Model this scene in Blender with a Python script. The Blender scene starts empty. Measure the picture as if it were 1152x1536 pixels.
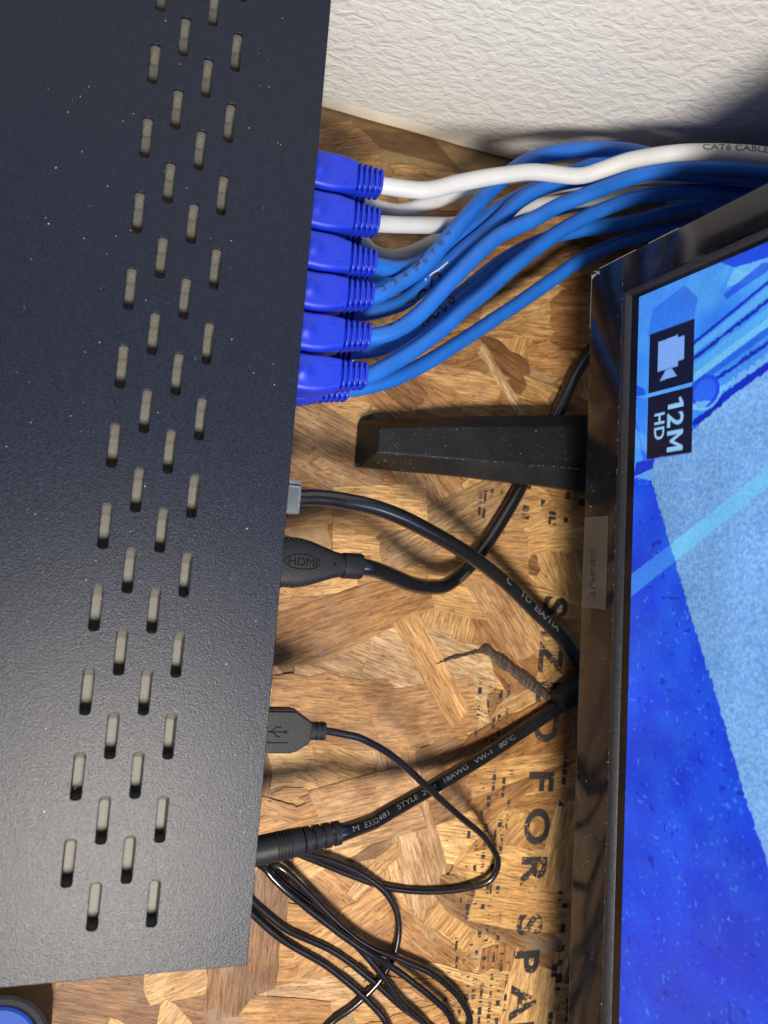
import bpy, bmesh, math, random
import numpy as np
from mathutils import Vector, Matrix

# ------------------------------------------------------------------ camera, world, lamp
MM = 0.001
scene = bpy.context.scene
COL = scene.collection
cam_data = bpy.data.cameras.new('camera')
cam_data.sensor_fit = 'VERTICAL'
cam_data.sensor_height = 36.0
cam_data.sensor_width = 27.0
cam_data.lens = 1154.0 / 1536.0 * 36.0
cam_data.clip_start = 0.01
cam_data.clip_end = 20
cam_data.dof.use_dof = True
cam_data.dof.focus_distance = 0.272
cam_data.dof.aperture_fstop = 11.0
cam = bpy.data.objects.new('camera', cam_data)
COL.objects.link(cam)
right = Vector((-0.07575, 0.94083, 0.3303))
down = Vector((0.99347, 0.09955, -0.05572))
fwd = Vector((-0.0853, 0.32392, -0.94223))
cam.matrix_world = Matrix((
    (right.x, -down.x, -fwd.x, 0.16098),
    (right.y, -down.y, -fwd.y, -0.02038),
    (right.z, -down.z, -fwd.z, 0.29933),
    (0, 0, 0, 1)))
scene.camera = cam

world = bpy.data.worlds.new('World')
scene.world = world
world.use_nodes = True
bg = world.node_tree.nodes['Background']
bg.inputs[0].default_value = (0.36, 0.55, 1.0, 1)
bg.inputs[1].default_value = 0.09

def lamp(name, loc, target, power, size, color):
    l = bpy.data.lights.new(name, 'AREA')
    l.shape = 'DISK'
    l.size = size
    l.energy = power
    l.color = color
    o = bpy.data.objects.new(name, l)
    COL.objects.link(o)
    o.location = Vector(loc) * MM
    o.rotation_euler = (Vector(target) - Vector(loc)).to_track_quat('-Z', 'Y').to_euler()
    return o
lamp('desk_lamp', (380, -8, 440), (120, 90, 0), 4.9, 0.11, (1.0, 0.91, 0.77))
lamp('soft_fill', (560, -230, 620), (150, 20, 0), 0.45, 0.28, (1.0, 0.95, 0.88))  # added broad fill light, its reflection brightens the recorder lid

vs = scene.view_settings
vs.view_transform = 'Standard'
vs.look = 'None'
vs.exposure = 0.0
vs.gamma = 1.0
vs.use_curve_mapping = False
scene.cycles.use_denoising = True

# ------------------------------------------------------------------ helpers
def empty(name, loc=(0, 0, 0)):
    o = bpy.data.objects.new(name, None)
    o.empty_display_size = 0.01
    COL.objects.link(o)
    o.location = Vector(loc) * MM
    return o

def tag(o, label=None, cat=None, group=None, kind=None):
    if label: o['label'] = label
    if cat: o['category'] = cat
    if group: o['group'] = group
    if kind: o['kind'] = kind
    return o

class MB:
    """collects faces in millimetres (world), built as one mesh object"""
    def __init__(s): s.v = []; s.f = []
    def add(s, v, f):
        n = len(s.v)
        s.v += [tuple(p) for p in v]
        s.f += [tuple(i + n for i in q) for q in f]
        return s
    def box(s, lo, hi, b=0.0):
        x0, y0, z0 = lo; x1, y1, z1 = hi
        if b <= 0:
            v = [(x, y, z) for x in (x0, x1) for y in (y0, y1) for z in (z0, z1)]
            return s.add(v, [(0,1,3,2),(4,6,7,5),(0,4,5,1),(2,3,7,6),(0,2,6,4),(1,5,7,3)])
        bm = bmesh.new()
        bmesh.ops.create_cube(bm, size=1)
        for q in bm.verts:
            q.co = Vector(((x0+x1)/2 + q.co.x*(x1-x0), (y0+y1)/2 + q.co.y*(y1-y0), (z0+z1)/2 + q.co.z*(z1-z0)))
        bmesh.ops.bevel(bm, geom=bm.edges[:], offset=b, segments=2, affect='EDGES', profile=0.6)
        s.addbm(bm)
        return s
    def addbm(s, bm):
        bm.verts.index_update()
        s.add([q.co for q in bm.verts], [[q.index for q in f.verts] for f in bm.faces])
        bm.free()
    def loft(s, rings, close=True, caps=True):
        n = len(rings[0]); v = [p for r in rings for p in r]; f = []
        for i in range(len(rings) - 1):
            for k in range(n):
                k2 = (k + 1) % n
                f.append((i*n + k, i*n + k2, (i+1)*n + k2, (i+1)*n + k))
        if caps:
            f.append(tuple(range(n - 1, -1, -1)))
            f.append(tuple((len(rings) - 1)*n + k for k in range(n)))
        return s.add(v, f)
    def prism(s, poly, z0, z1):
        n = len(poly)
        v = [(x, y, z0) for x, y in poly] + [(x, y, z1) for x, y in poly]
        f = [tuple(range(n - 1, -1, -1)), tuple(range(n, 2*n))] + [(k, (k+1) % n, n + (k+1) % n, n + k) for k in range(n)]
        return s.add(v, f)
    def mesh(s, name, origin=(0, 0, 0), sharp=35, smooth=True):
        me = bpy.data.meshes.new(name)
        o = Vector(origin)
        me.from_pydata([(Vector(p) - o) * MM for p in s.v], [], s.f)
        bm = bmesh.new(); bm.from_mesh(me)
        bmesh.ops.recalc_face_normals(bm, faces=bm.faces[:])
        bm.to_mesh(me); bm.free()
        if smooth:
            me.shade_smooth()
            me.set_sharp_from_angle(angle=math.radians(sharp))
        return me
    def build(s, name, mat, parent=None, origin=None, sharp=35, smooth=True, kind=None):
        """origin: world mm of this object's origin (defaults to its parent's)"""
        po = Vector((0, 0, 0))
        q = parent
        while q is not None:
            po += q.location / MM
            q = q.parent
        org = Vector(origin) if origin is not None else po
        o = bpy.data.objects.new(name, s.mesh(name, org, sharp, smooth))
        COL.objects.link(o)
        if mat: o.data.materials.append(mat)
        o.parent = parent
        o.location = (org - po) * MM
        if kind: o['kind'] = kind
        return o

def superellipse(cx, cz, w, h, n=28, e=4.0):
    out = []
    for k in range(n):
        a = 2*math.pi*k/n
        c, d = math.cos(a), math.sin(a)
        out.append((cx + w/2*math.copysign(abs(c)**(2/e), c), cz + h/2*math.copysign(abs(d)**(2/e), d)))
    return out

def frames(P):
    """positions, tangents, and a 'camera-ish up' normal along a path (mm)"""
    P = [Vector(p) for p in P]
    T = []
    for i in range(len(P)):
        a = P[max(i-1, 0)]; b = P[min(i+1, len(P)-1)]
        T.append((b - a).normalized())
    N = []
    ref = T[0].orthogonal().normalized()
    for t in T:
        ref = (ref - t * ref.dot(t)).normalized()
        N.append(ref.copy())
    return P, T, N

def resample(P, step):
    P = np.array(P, float)
    keep = [0]
    for i in range(1, len(P)):
        if np.linalg.norm(P[i] - P[keep[-1]]) > 0.4: keep.append(i)
    P = P[keep]
    L = np.r_[0, np.cumsum(np.linalg.norm(np.diff(P, axis=0), axis=1))]
    n = max(int(L[-1] / step), 2)
    out = []
    Q = np.vstack([2*P[0]-P[1], P, 2*P[-1]-P[-2]])
    for s in np.linspace(0, L[-1] - 1e-6, n):
        i = min(np.searchsorted(L, s, side='right') - 1, len(L) - 2)
        t = (s - L[i]) / (L[i+1] - L[i])
        p0, p1, p2, p3 = Q[i:i+4]
        out.append(0.5*((2*p1) + (-p0+p2)*t + (2*p0-5*p1+4*p2-p3)*t*t + (-p0+3*p1-3*p2+p3)*t**3))
    return np.array(out)

def tube(P, r, sides=16, lump=0.0, seed=0):
    P, T, N = frames(P)
    rnd = random.Random(seed)
    ph = [rnd.uniform(0, 6.28) for _ in range(6)]
    rings = []
    for i, (p, t, n) in enumerate(zip(P, T, N)):
        b = t.cross(n)
        rr = r * (1 + lump*(math.sin(i*0.55+ph[0])*0.5 + math.sin(i*0.23+ph[1])*0.5))
        rings.append([p + (n*math.cos(2*math.pi*k/sides) + b*math.sin(2*math.pi*k/sides))*rr for k in range(sides)])
    return MB().loft(rings)

def lathe_along(axis0, axis1, prof, sides=24):
    """prof: list of (distance along axis, radius)"""
    a = Vector(axis0); d = (Vector(axis1) - a).normalized()
    n = d.orthogonal().normalized(); b = d.cross(n)
    rings = [[a + d*s + (n*math.cos(2*math.pi*k/sides) + b*math.sin(2*math.pi*k/sides))*r for k in range(sides)] for s, r in prof]
    return MB().loft(rings)

def glyphs(text, size, bold=0.0, fine=0.5, shear=0.0):
    """flat text as (verts2d, tris) in mm, left/baseline at 0"""
    cu = bpy.data.curves.new('glyph', 'FONT')
    cu.body = text; cu.size = 1.0; cu.resolution_u = 4; cu.offset = bold; cu.shear = shear
    ob = bpy.data.objects.new('glyph', cu)
    COL.objects.link(ob)
    dg = bpy.context.evaluated_depsgraph_get()
    me = bpy.data.meshes.new_from_object(ob.evaluated_get(dg))
    bpy.data.objects.remove(ob); bpy.data.curves.remove(cu)
    bm = bmesh.new(); bm.from_mesh(me); bpy.data.meshes.remove(me)
    bmesh.ops.triangulate(bm, faces=bm.faces[:])
    k = size / 0.69
    for v in bm.verts: v.co *= k
    for _ in range(4):
        e = [q for q in bm.edges if q.calc_length() > fine]
        if not e: break
        bmesh.ops.subdivide_edges(bm, edges=e, cuts=1)
        bmesh.ops.triangulate(bm, faces=bm.faces[:])
    bm.verts.index_update()
    V = [(v.co.x, v.co.y) for v in bm.verts]
    F = [tuple(q.index for q in f.verts) for f in bm.faces]
    bm.free()
    return V, F

TOCAM = Vector((0.161, -0.02, 0.299)) / MM
class Wrap:
    """maps (s along cord, o across) on the cord's upper side"""
    def __init__(self, P, r, tilt=0.0):
        self.P, self.T, _ = frames(P)
        self.L = [0]
        for a, b in zip(self.P, self.P[1:]): self.L.append(self.L[-1] + (b - a).length)
        self.r = r; self.tilt = tilt
    def at(self, s, o):
        i = max(0, min(int(np.searchsorted(self.L, s, side='right')) - 1, len(self.P) - 2))
        t = (s - self.L[i]) / (self.L[i+1] - self.L[i])
        p = self.P[i].lerp(self.P[i+1], t); tg = self.T[i].lerp(self.T[i+1], t).normalized()
        up = Vector((0, -0.15, 1.0))
        n = (up - tg*up.dot(tg)).normalized(); b = n.cross(tg)
        a = o / self.r + self.tilt
        return p + (n*math.cos(a) + b*math.sin(a)) * (self.r * 1.0 + 0.07)
    def text(self, txt, s0, size, bold=0.0, stretch=1.0):
        V, F = glyphs(txt, size, bold)
        return MB().add([self.at(s0 + x*stretch, y - size/2) for x, y in V], F)
    def strokes(self, lines, w):
        m = MB()
        for l in lines:
            pts = resample([(a, b, 0) for a, b in l], 0.35)
            v = []
            for i, p in enumerate(pts):
                d = pts[min(i+1, len(pts)-1)] - pts[max(i-1, 0)]
                d = d / (np.linalg.norm(d) + 1e-9)
                ww = w * (0.75 + 0.5*abs(math.sin(i*1.7)))
                v += [self.at(p[0] - d[1]*ww/2, p[1] + d[0]*ww/2), self.at(p[0] + d[1]*ww/2, p[1] - d[0]*ww/2)]
            m.add(v, [(2*i, 2*i+1, 2*i+3, 2*i+2) for i in range(len(pts) - 1)])
        return m

# ------------------------------------------------------------------ materials
def new_mat(name):
    m = bpy.data.materials.new(name); m.use_nodes = True
    nt = m.node_tree
    return m, nt, nt.nodes['Principled BSDF']
def N(nt, kind, **kw):
    n = nt.nodes.new(kind)
    for k, v in kw.items():
        if k in n.inputs: n.inputs[k].default_value = v
        else: setattr(n, k, v)
    return n
def L(nt, a, b): nt.links.new(a, b)
def noise_bump(nt, bs, scale, strength, dist, coord='Object', detail=4.0, rough=0.6):
    tc = N(nt, 'ShaderNodeTexCoord')
    no = N(nt, 'ShaderNodeTexNoise', Scale=scale, Detail=detail, Roughness=rough)
    L(nt, tc.outputs[coord], no.inputs['Vector'])
    bp = N(nt, 'ShaderNodeBump', Strength=strength, Distance=dist)
    L(nt, no.outputs['Fac'], bp.inputs['Height'])
    L(nt, bp.outputs['Normal'], bs.inputs['Normal'])
    return no, bp, tc
def plastic(name, color, rough=0.45, bump=0.0, bscale=1500, var=0.15, spec=0.5, vscale=90):
    m, nt, bs = new_mat(name)
    bs.inputs['Roughness'].default_value = rough
    bs.inputs['Specular IOR Level'].default_value = spec
    tc = N(nt, 'ShaderNodeTexCoord')
    no = N(nt, 'ShaderNodeTexNoise', Scale=vscale, Detail=6.0, Roughness=0.65)
    L(nt, tc.outputs['Object'], no.inputs['Vector'])
    r = N(nt, 'ShaderNodeValToRGB')
    c = color
    r.color_ramp.elements[0].position = 0.3; r.color_ramp.elements[1].position = 0.72
    r.color_ramp.elements[0].color = (c[0]*(1-var), c[1]*(1-var), c[2]*(1-var), 1)
    r.color_ramp.elements[1].color = (min(1, c[0]*(1+var)), min(1, c[1]*(1+var)), min(1, c[2]*(1+var)), 1)
    L(nt, no.outputs['Fac'], r.inputs['Fac'])
    L(nt, r.outputs['Color'], bs.inputs['Base Color'])
    mr = N(nt, 'ShaderNodeMapRange')
    mr.inputs['To Min'].default_value = max(0.02, rough - 0.1); mr.inputs['To Max'].default_value = rough + 0.12
    L(nt, no.outputs['Fac'], mr.inputs['Value']); L(nt, mr.outputs['Result'], bs.inputs['Roughness'])
    if bump > 0:
        n2 = N(nt, 'ShaderNodeTexNoise', Scale=bscale, Detail=3.0, Roughness=0.6)
        L(nt, tc.outputs['Object'], n2.inputs['Vector'])
        bp = N(nt, 'ShaderNodeBump', Strength=bump, Distance=0.0002)
        L(nt, n2.outputs['Fac'], bp.inputs['Height']); L(nt, bp.outputs['Normal'], bs.inputs['Normal'])
    return m

M = {}
M['powder'] = plastic('black_powder_coat', (0.008, 0.012, 0.026), 0.33, bump=0.65, bscale=2100, var=0.5, spec=0.27, vscale=1700)
M['slot'] = plastic('dusty_slot_coat', (0.10, 0.098, 0.092), 0.6, bump=0.5, bscale=1400, var=0.35, vscale=700)
M['boot'] = plastic('royal_blue_pvc', (0.004, 0.026, 0.48), 0.42, bump=0.1, bscale=900, var=0.08)
M['cord_blue'] = plastic('blue_cable_jacket', (0.010, 0.115, 0.50), 0.42, bump=0.12, bscale=300, var=0.16, vscale=60)
M['cord_white'] = plastic('white_cable_jacket', (0.50, 0.515, 0.55), 0.4, bump=0.12, bscale=300, var=0.1, vscale=60)
M['cord_black'] = plastic('black_cable_jacket', (0.008, 0.008, 0.009), 0.17, bump=0.3, bscale=130, var=0.2, spec=0.7)
M['cord_thin'] = plastic('thin_black_jacket', (0.008, 0.008, 0.010), 0.22, bump=0.05, bscale=400, var=0.2)
M['rubber'] = plastic('matt_black_moulding', (0.010, 0.011, 0.015), 0.48, bump=0.45, bscale=1300, var=0.15, spec=0.22)
M['groove'] = plastic('moulded_groove', (0.0045, 0.0048, 0.006), 0.8, var=0.1, spec=0.06)
M['foot'] = plastic('black_stand_plastic', (0.010, 0.010, 0.011), 0.42, bump=0.35, bscale=1400, var=0.2, spec=0.28)
M['gloss'] = plastic('piano_black_bezel', (0.006, 0.006, 0.009), 0.12, var=0.3, vscale=400, spec=0.5)
M['ridge'] = plastic('satin_black_ridge', (0.012, 0.013, 0.019), 0.35, bump=0.3, bscale=1500, var=0.3, vscale=600)
M['border'] = plastic('black_glass_border', (0.003, 0.003, 0.005), 0.25, var=0.1)
M['housing'] = plastic('black_housing', (0.012, 0.012, 0.013), 0.45, bump=0.3, var=0.1)
M['metal'] = plastic('port_steel', (0.45, 0.45, 0.46), 0.3, var=0.1); M['metal'].node_tree.nodes['Principled BSDF'].inputs['Metallic'].default_value = 1
M['print_grey'] = plastic('pale_jacket_print', (0.11, 0.115, 0.125), 0.6, var=0.4, vscale=1500)
M['print_dark'] = plastic('dark_jacket_print', (0.02, 0.03, 0.07), 0.6, var=0.4, vscale=1500)
M['marker'] = plastic('black_marker_ink', (0.006, 0.007, 0.014), 0.45, var=0.3)
M['emboss'] = plastic('moulded_mark', (0.009, 0.009, 0.010), 0.4, var=0.1)
M['dust'] = plastic('pale_dust', (0.6, 0.6, 0.6), 0.8, var=0.2)
M['scuff'] = plastic('scuffed_plastic', (0.32, 0.31, 0.30), 0.6, var=0.3, vscale=900)
M['scrap'] = plastic('white_plastic_scrap', (0.6, 0.6, 0.6), 0.5, var=0.1)
M['cap_blue'] = plastic('blue_cap_plastic', (0.010, 0.05, 0.30), 0.6, bump=0.1, var=0.15, spec=0.25)
M['caulk'] = plastic('cream_caulk', (0.66, 0.61, 0.52), 0.6, bump=0.3, bscale=300, var=0.08)

def m_clear():
    m, nt, bs = new_mat('clear_plug_plastic')
    bs.inputs['Base Color'].default_value = (0.58, 0.66, 0.78, 1)
    bs.inputs['Transmission Weight'].default_value = 0.85
    bs.inputs['Roughness'].default_value = 0.12
    bs.inputs['IOR'].default_value = 1.45
    no, bp, tc = noise_bump(nt, bs, 500, 0.2, 0.0003)
    return m
M['clear'] = m_clear()

def m_sticker():
    m, nt, bs = new_mat('smoky_clear_label')
    bs.inputs['Base Color'].default_value = (0.10, 0.09, 0.08, 1)
    bs.inputs['Roughness'].default_value = 0.16
    bs.inputs['Alpha'].default_value = 0.30
    noise_bump(nt, bs, 250, 0.08, 0.0003)
    return m
M['sticker'] = m_sticker()

def m_wall():
    m, nt, bs = new_mat('textured_white_paint')
    bs.inputs['Base Color'].default_value = (0.61, 0.61, 0.62, 1)
    bs.inputs['Roughness'].default_value = 0.5
    tc = N(nt, 'ShaderNodeTexCoord')
    mp = N(nt, 'ShaderNodeMapping'); mp.inputs['Scale'].default_value = (1, 0.8, 1.3)
    L(nt, tc.outputs['Object'], mp.inputs['Vector'])
    n1 = N(nt, 'ShaderNodeTexNoise', Scale=230.0, Detail=3.0, Roughness=0.5, Distortion=0.6)
    n2 = N(nt, 'ShaderNodeTexNoise', Scale=90.0, Detail=2.0, Roughness=0.5)
    for q in (n1, n2): L(nt, mp.outputs['Vector'], q.inputs['Vector'])
    r = N(nt, 'ShaderNodeValToRGB'); r.color_ramp.elements[0].position = 0.36; r.color_ramp.elements[1].position = 0.62
    L(nt, n1.outputs['Fac'], r.inputs['Fac'])
    ad = N(nt, 'ShaderNodeMath', operation='MULTIPLY_ADD'); ad.inputs[1].default_value = 0.8
    L(nt, n2.outputs['Fac'], ad.inputs[0]); L(nt, r.outputs['Color'], ad.inputs[2])
    bp = N(nt, 'ShaderNodeBump', Strength=0.38, Distance=0.0011)
    L(nt, ad.outputs['Value'], bp.inputs['Height']); L(nt, bp.outputs['Normal'], bs.inputs['Normal'])
    return m
M['wall'] = m_wall()

def m_strand(name, base_board=False):
    """wood flake: fibre along local X, tone by object"""
    m, nt, bs = new_mat(name)
    tc = N(nt, 'ShaderNodeTexCoord'); oi = N(nt, 'ShaderNodeObjectInfo')
    off = N(nt, 'ShaderNodeVectorMath', operation='MULTIPLY'); off.inputs[1].default_value = (0.37, 0.23, 0.11)
    cmb = N(nt, 'ShaderNodeCombineXYZ')
    for k in ('X', 'Y', 'Z'): L(nt, oi.outputs['Random'], cmb.inputs[k])
    L(nt, cmb.outputs['Vector'], off.inputs[0])
    sc = N(nt, 'ShaderNodeVectorMath', operation='SCALE'); sc.inputs['Scale'].default_value = 7.0
    L(nt, off.outputs['Vector'], sc.inputs[0])
    ad = N(nt, 'ShaderNodeVectorMath', operation='ADD')
    L(nt, tc.outputs['Object'], ad.inputs[0]); L(nt, sc.outputs['Vector'], ad.inputs[1])
    def grain(scale, x, detail=5.0, dist=0.0):
        mp = N(nt, 'ShaderNodeMapping'); mp.inputs['Scale'].default_value = (x, 1, 1)
        L(nt, ad.outputs['Vector'], mp.inputs['Vector'])
        n = N(nt, 'ShaderNodeTexNoise', Scale=scale, Detail=detail, Roughness=0.65, Distortion=dist)
        L(nt, mp.outputs['Vector'], n.inputs['Vector'])
        return n.outputs['Fac']
    fine = grain(1400, 0.09); mid = grain(420, 0.10, 4.0, 0.3); blot = grain(45, 0.6, 5.0, 0.8); fleck = grain(1300, 0.30, 2.0)
    tone = N(nt, 'ShaderNodeValToRGB')
    cr = tone.color_ramp
    pal = [(0.0, (0.44, 0.265, 0.115)), (0.12, (0.25, 0.13, 0.050)), (0.26, (0.57, 0.39, 0.19)), (0.42, (0.37, 0.215, 0.090)), (0.56, (0.52, 0.335, 0.15)), (0.70, (0.64, 0.46, 0.245)), (0.80, (0.32, 0.165, 0.064)), (0.90, (0.47, 0.35, 0.22)), (1.0, (0.17, 0.083, 0.034))]
    while len(cr.elements) < len(pal): cr.elements.new(0.5)
    for e, (p, c) in zip(cr.elements, pal): e.position = p; e.color = (*c, 1)
    cr.interpolation = 'LINEAR'
    L(nt, oi.outputs['Random'], tone.inputs['Fac'])
    def mul(col, fac, lo, hi, c0, c1):
        r = N(nt, 'ShaderNodeValToRGB'); r.color_ramp.elements[0].position = lo; r.color_ramp.elements[1].position = hi
        r.color_ramp.elements[0].color = (*c0, 1); r.color_ramp.elements[1].color = (*c1, 1)
        L(nt, fac, r.inputs['Fac'])
        x = N(nt, 'ShaderNodeMix', data_type='RGBA', blend_type='MULTIPLY'); x.inputs[0].default_value = 1.0
        L(nt, col, x.inputs[6]); L(nt, r.outputs['Color'], x.inputs[7])
        return x.outputs[2]
    c = tone.outputs['Color']
    c = mul(c, mid, 0.36, 0.66, (0.76, 0.71, 0.64), (1.16, 1.15, 1.12))
    c = mul(c, fine, 0.38, 0.6, (0.55, 0.48, 0.40), (1.14, 1.14, 1.12))
    c = mul(c, blot, 0.36, 0.62, (0.66, 0.58, 0.50), (1.10, 1.08, 1.05))
    c = mul(c, fleck, 0.30, 0.40, (0.42, 0.34, 0.28), (1, 1, 1))
    geo = N(nt, 'ShaderNodeNewGeometry')
    sn = N(nt, 'ShaderNodeTexNoise', Scale=38.0, Detail=6.0, Roughness=0.7, Distortion=0.5); L(nt, geo.outputs['Position'], sn.inputs['Vector'])
    sr = N(nt, 'ShaderNodeValToRGB'); sr.color_ramp.elements[0].position = 0.56; sr.color_ramp.elements[1].position = 0.74
    sr.color_ramp.elements[0].color = (0, 0, 0, 1); sr.color_ramp.elements[1].color = (0.62, 0.62, 0.62, 1)
    L(nt, sn.outputs['Fac'], sr.inputs['Fac'])
    gx = N(nt, 'ShaderNodeMix', data_type='RGBA'); L(nt, sr.outputs['Color'], gx.inputs[0]); L(nt, c, gx.inputs[6]); gx.inputs[7].default_value = (0.20, 0.165, 0.13, 1)
    c = gx.outputs[2]
    L(nt, c, bs.inputs['Base Color'])
    bs.inputs['Roughness'].default_value = 0.5
    bs.inputs['Specular IOR Level'].default_value = 0.35
    sm = N(nt, 'ShaderNodeMath', operation='MULTIPLY_ADD'); sm.inputs[1].default_value = 0.5
    L(nt, fine, sm.inputs[0]); L(nt, mid, sm.inputs[2])
    bp = N(nt, 'ShaderNodeBump', Strength=0.7, Distance=0.0005)
    L(nt, sm.outputs['Value'], bp.inputs['Height']); L(nt, bp.outputs['Normal'], bs.inputs['Normal'])
    return m
M['strand'] = m_strand('wood_strand')
M['bark'] = plastic('dark_bark', (0.030, 0.016, 0.010), 0.6, bump=0.8, bscale=500, var=0.4, vscale=300)

def m_board():
    m, nt, bs = new_mat('pressed_strand_board')
    tc = N(nt, 'ShaderNodeTexCoord')
    mp = N(nt, 'ShaderNodeMapping'); mp.inputs['Scale'].default_value = (1.0, 0.35, 1)
    L(nt, tc.outputs['Object'], mp.inputs['Vector'])
    vo = N(nt, 'ShaderNodeTexVoronoi', Scale=75.0); L(nt, mp.outputs['Vector'], vo.inputs['Vector'])
    no = N(nt, 'ShaderNodeTexNoise', Scale=500.0, Detail=5.0, Roughness=0.7); L(nt, mp.outputs['Vector'], no.inputs['Vector'])
    sep = N(nt, 'ShaderNodeSeparateColor'); L(nt, vo.outputs['Color'], sep.inputs[0])
    r = N(nt, 'ShaderNodeValToRGB')
    r.color_ramp.elements[0].color = (0.24, 0.12, 0.045, 1); r.color_ramp.elements[1].color = (0.50, 0.33, 0.15, 1)
    L(nt, sep.outputs[0], r.inputs['Fac'])
    x = N(nt, 'ShaderNodeMix', data_type='RGBA', blend_type='MULTIPLY'); x.inputs[0].default_value = 0.8
    L(nt, r.outputs['Color'], x.inputs[6]); L(nt, no.outputs['Fac'], x.inputs[7])
    L(nt, x.outputs[2], bs.inputs['Base Color'])
    bs.inputs['Roughness'].default_value = 0.6
    return m
M['board'] = m_board()

def m_ink():
    m, nt, bs = new_mat('worn_stamp_ink')
    bs.inputs['Base Color'].default_value = (0.012, 0.012, 0.014, 1)
    bs.inputs['Roughness'].default_value = 0.65
    geo = N(nt, 'ShaderNodeNewGeometry')
    mp = N(nt, 'ShaderNodeMapping'); mp.inputs['Scale'].default_value = (1.0, 0.45, 1); mp.inputs['Rotation'].default_value = (0, 0, 0.25)
    L(nt, geo.outputs['Position'], mp.inputs['Vector'])
    no = N(nt, 'ShaderNodeTexNoise', Scale=900.0, Detail=4.0, Roughness=0.7); L(nt, mp.outputs['Vector'], no.inputs['Vector'])
    n2 = N(nt, 'ShaderNodeTexNoise', Scale=70.0, Detail=2.0); L(nt, geo.outputs['Position'], n2.inputs['Vector'])
    s = N(nt, 'ShaderNodeMath', operation='MULTIPLY_ADD'); s.inputs[1].default_value = 0.7
    L(nt, n2.outputs['Fac'], s.inputs[0]); L(nt, no.outputs['Fac'], s.inputs[2])
    r = N(nt, 'ShaderNodeValToRGB'); r.color_ramp.elements[0].position = 0.70; r.color_ramp.elements[1].position = 0.79
    r.color_ramp.elements[0].color = (0, 0, 0, 1); r.color_ramp.elements[1].color = (0.92, 0.92, 0.92, 1)
    L(nt, s.outputs['Value'], r.inputs['Fac']); L(nt, r.outputs['Color'], bs.inputs['Alpha'])
    return m
M['ink'] = m_ink()

def m_screen():
    m, nt, bs = new_mat('lit_screen')
    at = N(nt, 'ShaderNodeAttribute', attribute_name='picture')
    bs.inputs['Base Color'].default_value = (0.004, 0.004, 0.006, 1)
    bs.inputs['Roughness'].default_value = 0.28
    L(nt, at.outputs['Color'], bs.inputs['Emission Color'])
    bs.inputs['Emission Strength'].default_value = 1.05
    return m
M['screen'] = m_screen()

# ------------------------------------------------------------------ shelf and wall (setting)
rnd = random.Random(7)
WX = -32.4
shelf = MB().box((WX, -260, -18), (640, 420, -1.4)).build('shelf', M['board'], None, (0, 0, 0), smooth=False)
tag(shelf, 'pressed strand board shelf under the recorder and monitor', 'shelf', kind='structure')

def flake_shape(l, w, r):
    """ragged flake outline, fibre along x"""
    n = 9
    top = []; bot = []
    a, b = r.uniform(-.25, .25), r.uniform(-.25, .25)
    t1, t2 = r.uniform(.75, 1.1), r.uniform(.75, 1.1)
    for i in range(n + 1):
        f = i/n; x = -l/2 + l*f
        e = (.55 + r.uniform(0, .4) if i in (0, n) else 1.0)*(t1 + (t2 - t1)*f)
        top.append((x + r.uniform(-.02, .02)*l + a*w, w/2*e*(1 + r.uniform(-.09, .09))))
        bot.append((x + r.uniform(-.02, .02)*l - b*w, -w/2*e*(1 + r.uniform(-.09, .09))))
    def ragged(p, q):
        out = []
        for k in range(1, 4):
            u = k/4 + r.uniform(-.08, .08); out.append((p[0] + (q[0]-p[0])*u + r.uniform(-.12, .12)*w, p[1] + (q[1]-p[1])*u))
        return out
    return bot + ragged(bot[-1], top[-1]) + top[::-1] + ragged(top[0], bot[0])

flake_meshes = []
for k in range(26):
    l = rnd.uniform(45, 115); w = rnd.uniform(13, 34)
    if k % 6 == 5: l, w = rnd.uniform(18, 42), rnd.uniform(4, 8)
    mb = MB().prism(flake_shape(l, w, rnd), -1.5, 0.0)
    me = mb.mesh('strand', (0, 0, 0), smooth=False)
    me.materials.append(M['strand'])
    flake_meshes.append((me, l, w))
def put_flake(me, x, y, a, z, tx=0.0, ty=0.0):
    o = bpy.data.objects.new('strand', me)
    COL.objects.link(o); o.parent = shelf
    o.location = Vector((x, y, z)) * MM
    o.rotation_euler = (tx, ty, a)
    return o
count = 0
for k in range(4000):
    if count >= 230: break
    me, l, w = flake_meshes[rnd.randrange(len(flake_meshes))]
    if rnd.random() < 0.88:
        x, y = rnd.uniform(-28, 365), rnd.uniform(18, 205)
    else:
        x, y = rnd.uniform(275, 365), rnd.uniform(-90, 30)
    a = math.pi/2 + rnd.gauss(0, 0.32) if rnd.random() < 0.70 else rnd.uniform(0, math.pi)
    if x < 40: a = math.pi/2 + rnd.gauss(0.25, 0.10)
    hx = abs(math.cos(a))*l/2 + abs(math.sin(a))*w/2 + 3
    if x - hx < WX: continue
    z = -1.05 + 1.15*count/230 + rnd.uniform(0, 0.2)
    put_flake(me, x, y, a, z, rnd.gauss(0, 0.004), rnd.gauss(0, 0.0018))
    count += 1
def custom_flake(poly, ang, z, mat=None, name='strand'):
    cx = sum(p[0] for p in poly)/len(poly); cy = sum(p[1] for p in poly)/len(poly)
    c, s = math.cos(-ang), math.sin(-ang)
    loc = [((x-cx)*c - (y-cy)*s, (x-cx)*s + (y-cy)*c) for x, y in poly]
    me = MB().prism(loc, -1.5, 0.0).mesh(name, (0, 0, 0), smooth=False)
    me.materials.append(mat or M['strand'])
    o = put_flake(me, cx, cy, ang, z + .12); o.name = name
    return o
custom_flake([(179, 90), (173.2, 100.1), (190, 112), (213.7, 127), (221, 121), (219.3, 117.3), (200, 104)], 0.62, 0.16)
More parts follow.
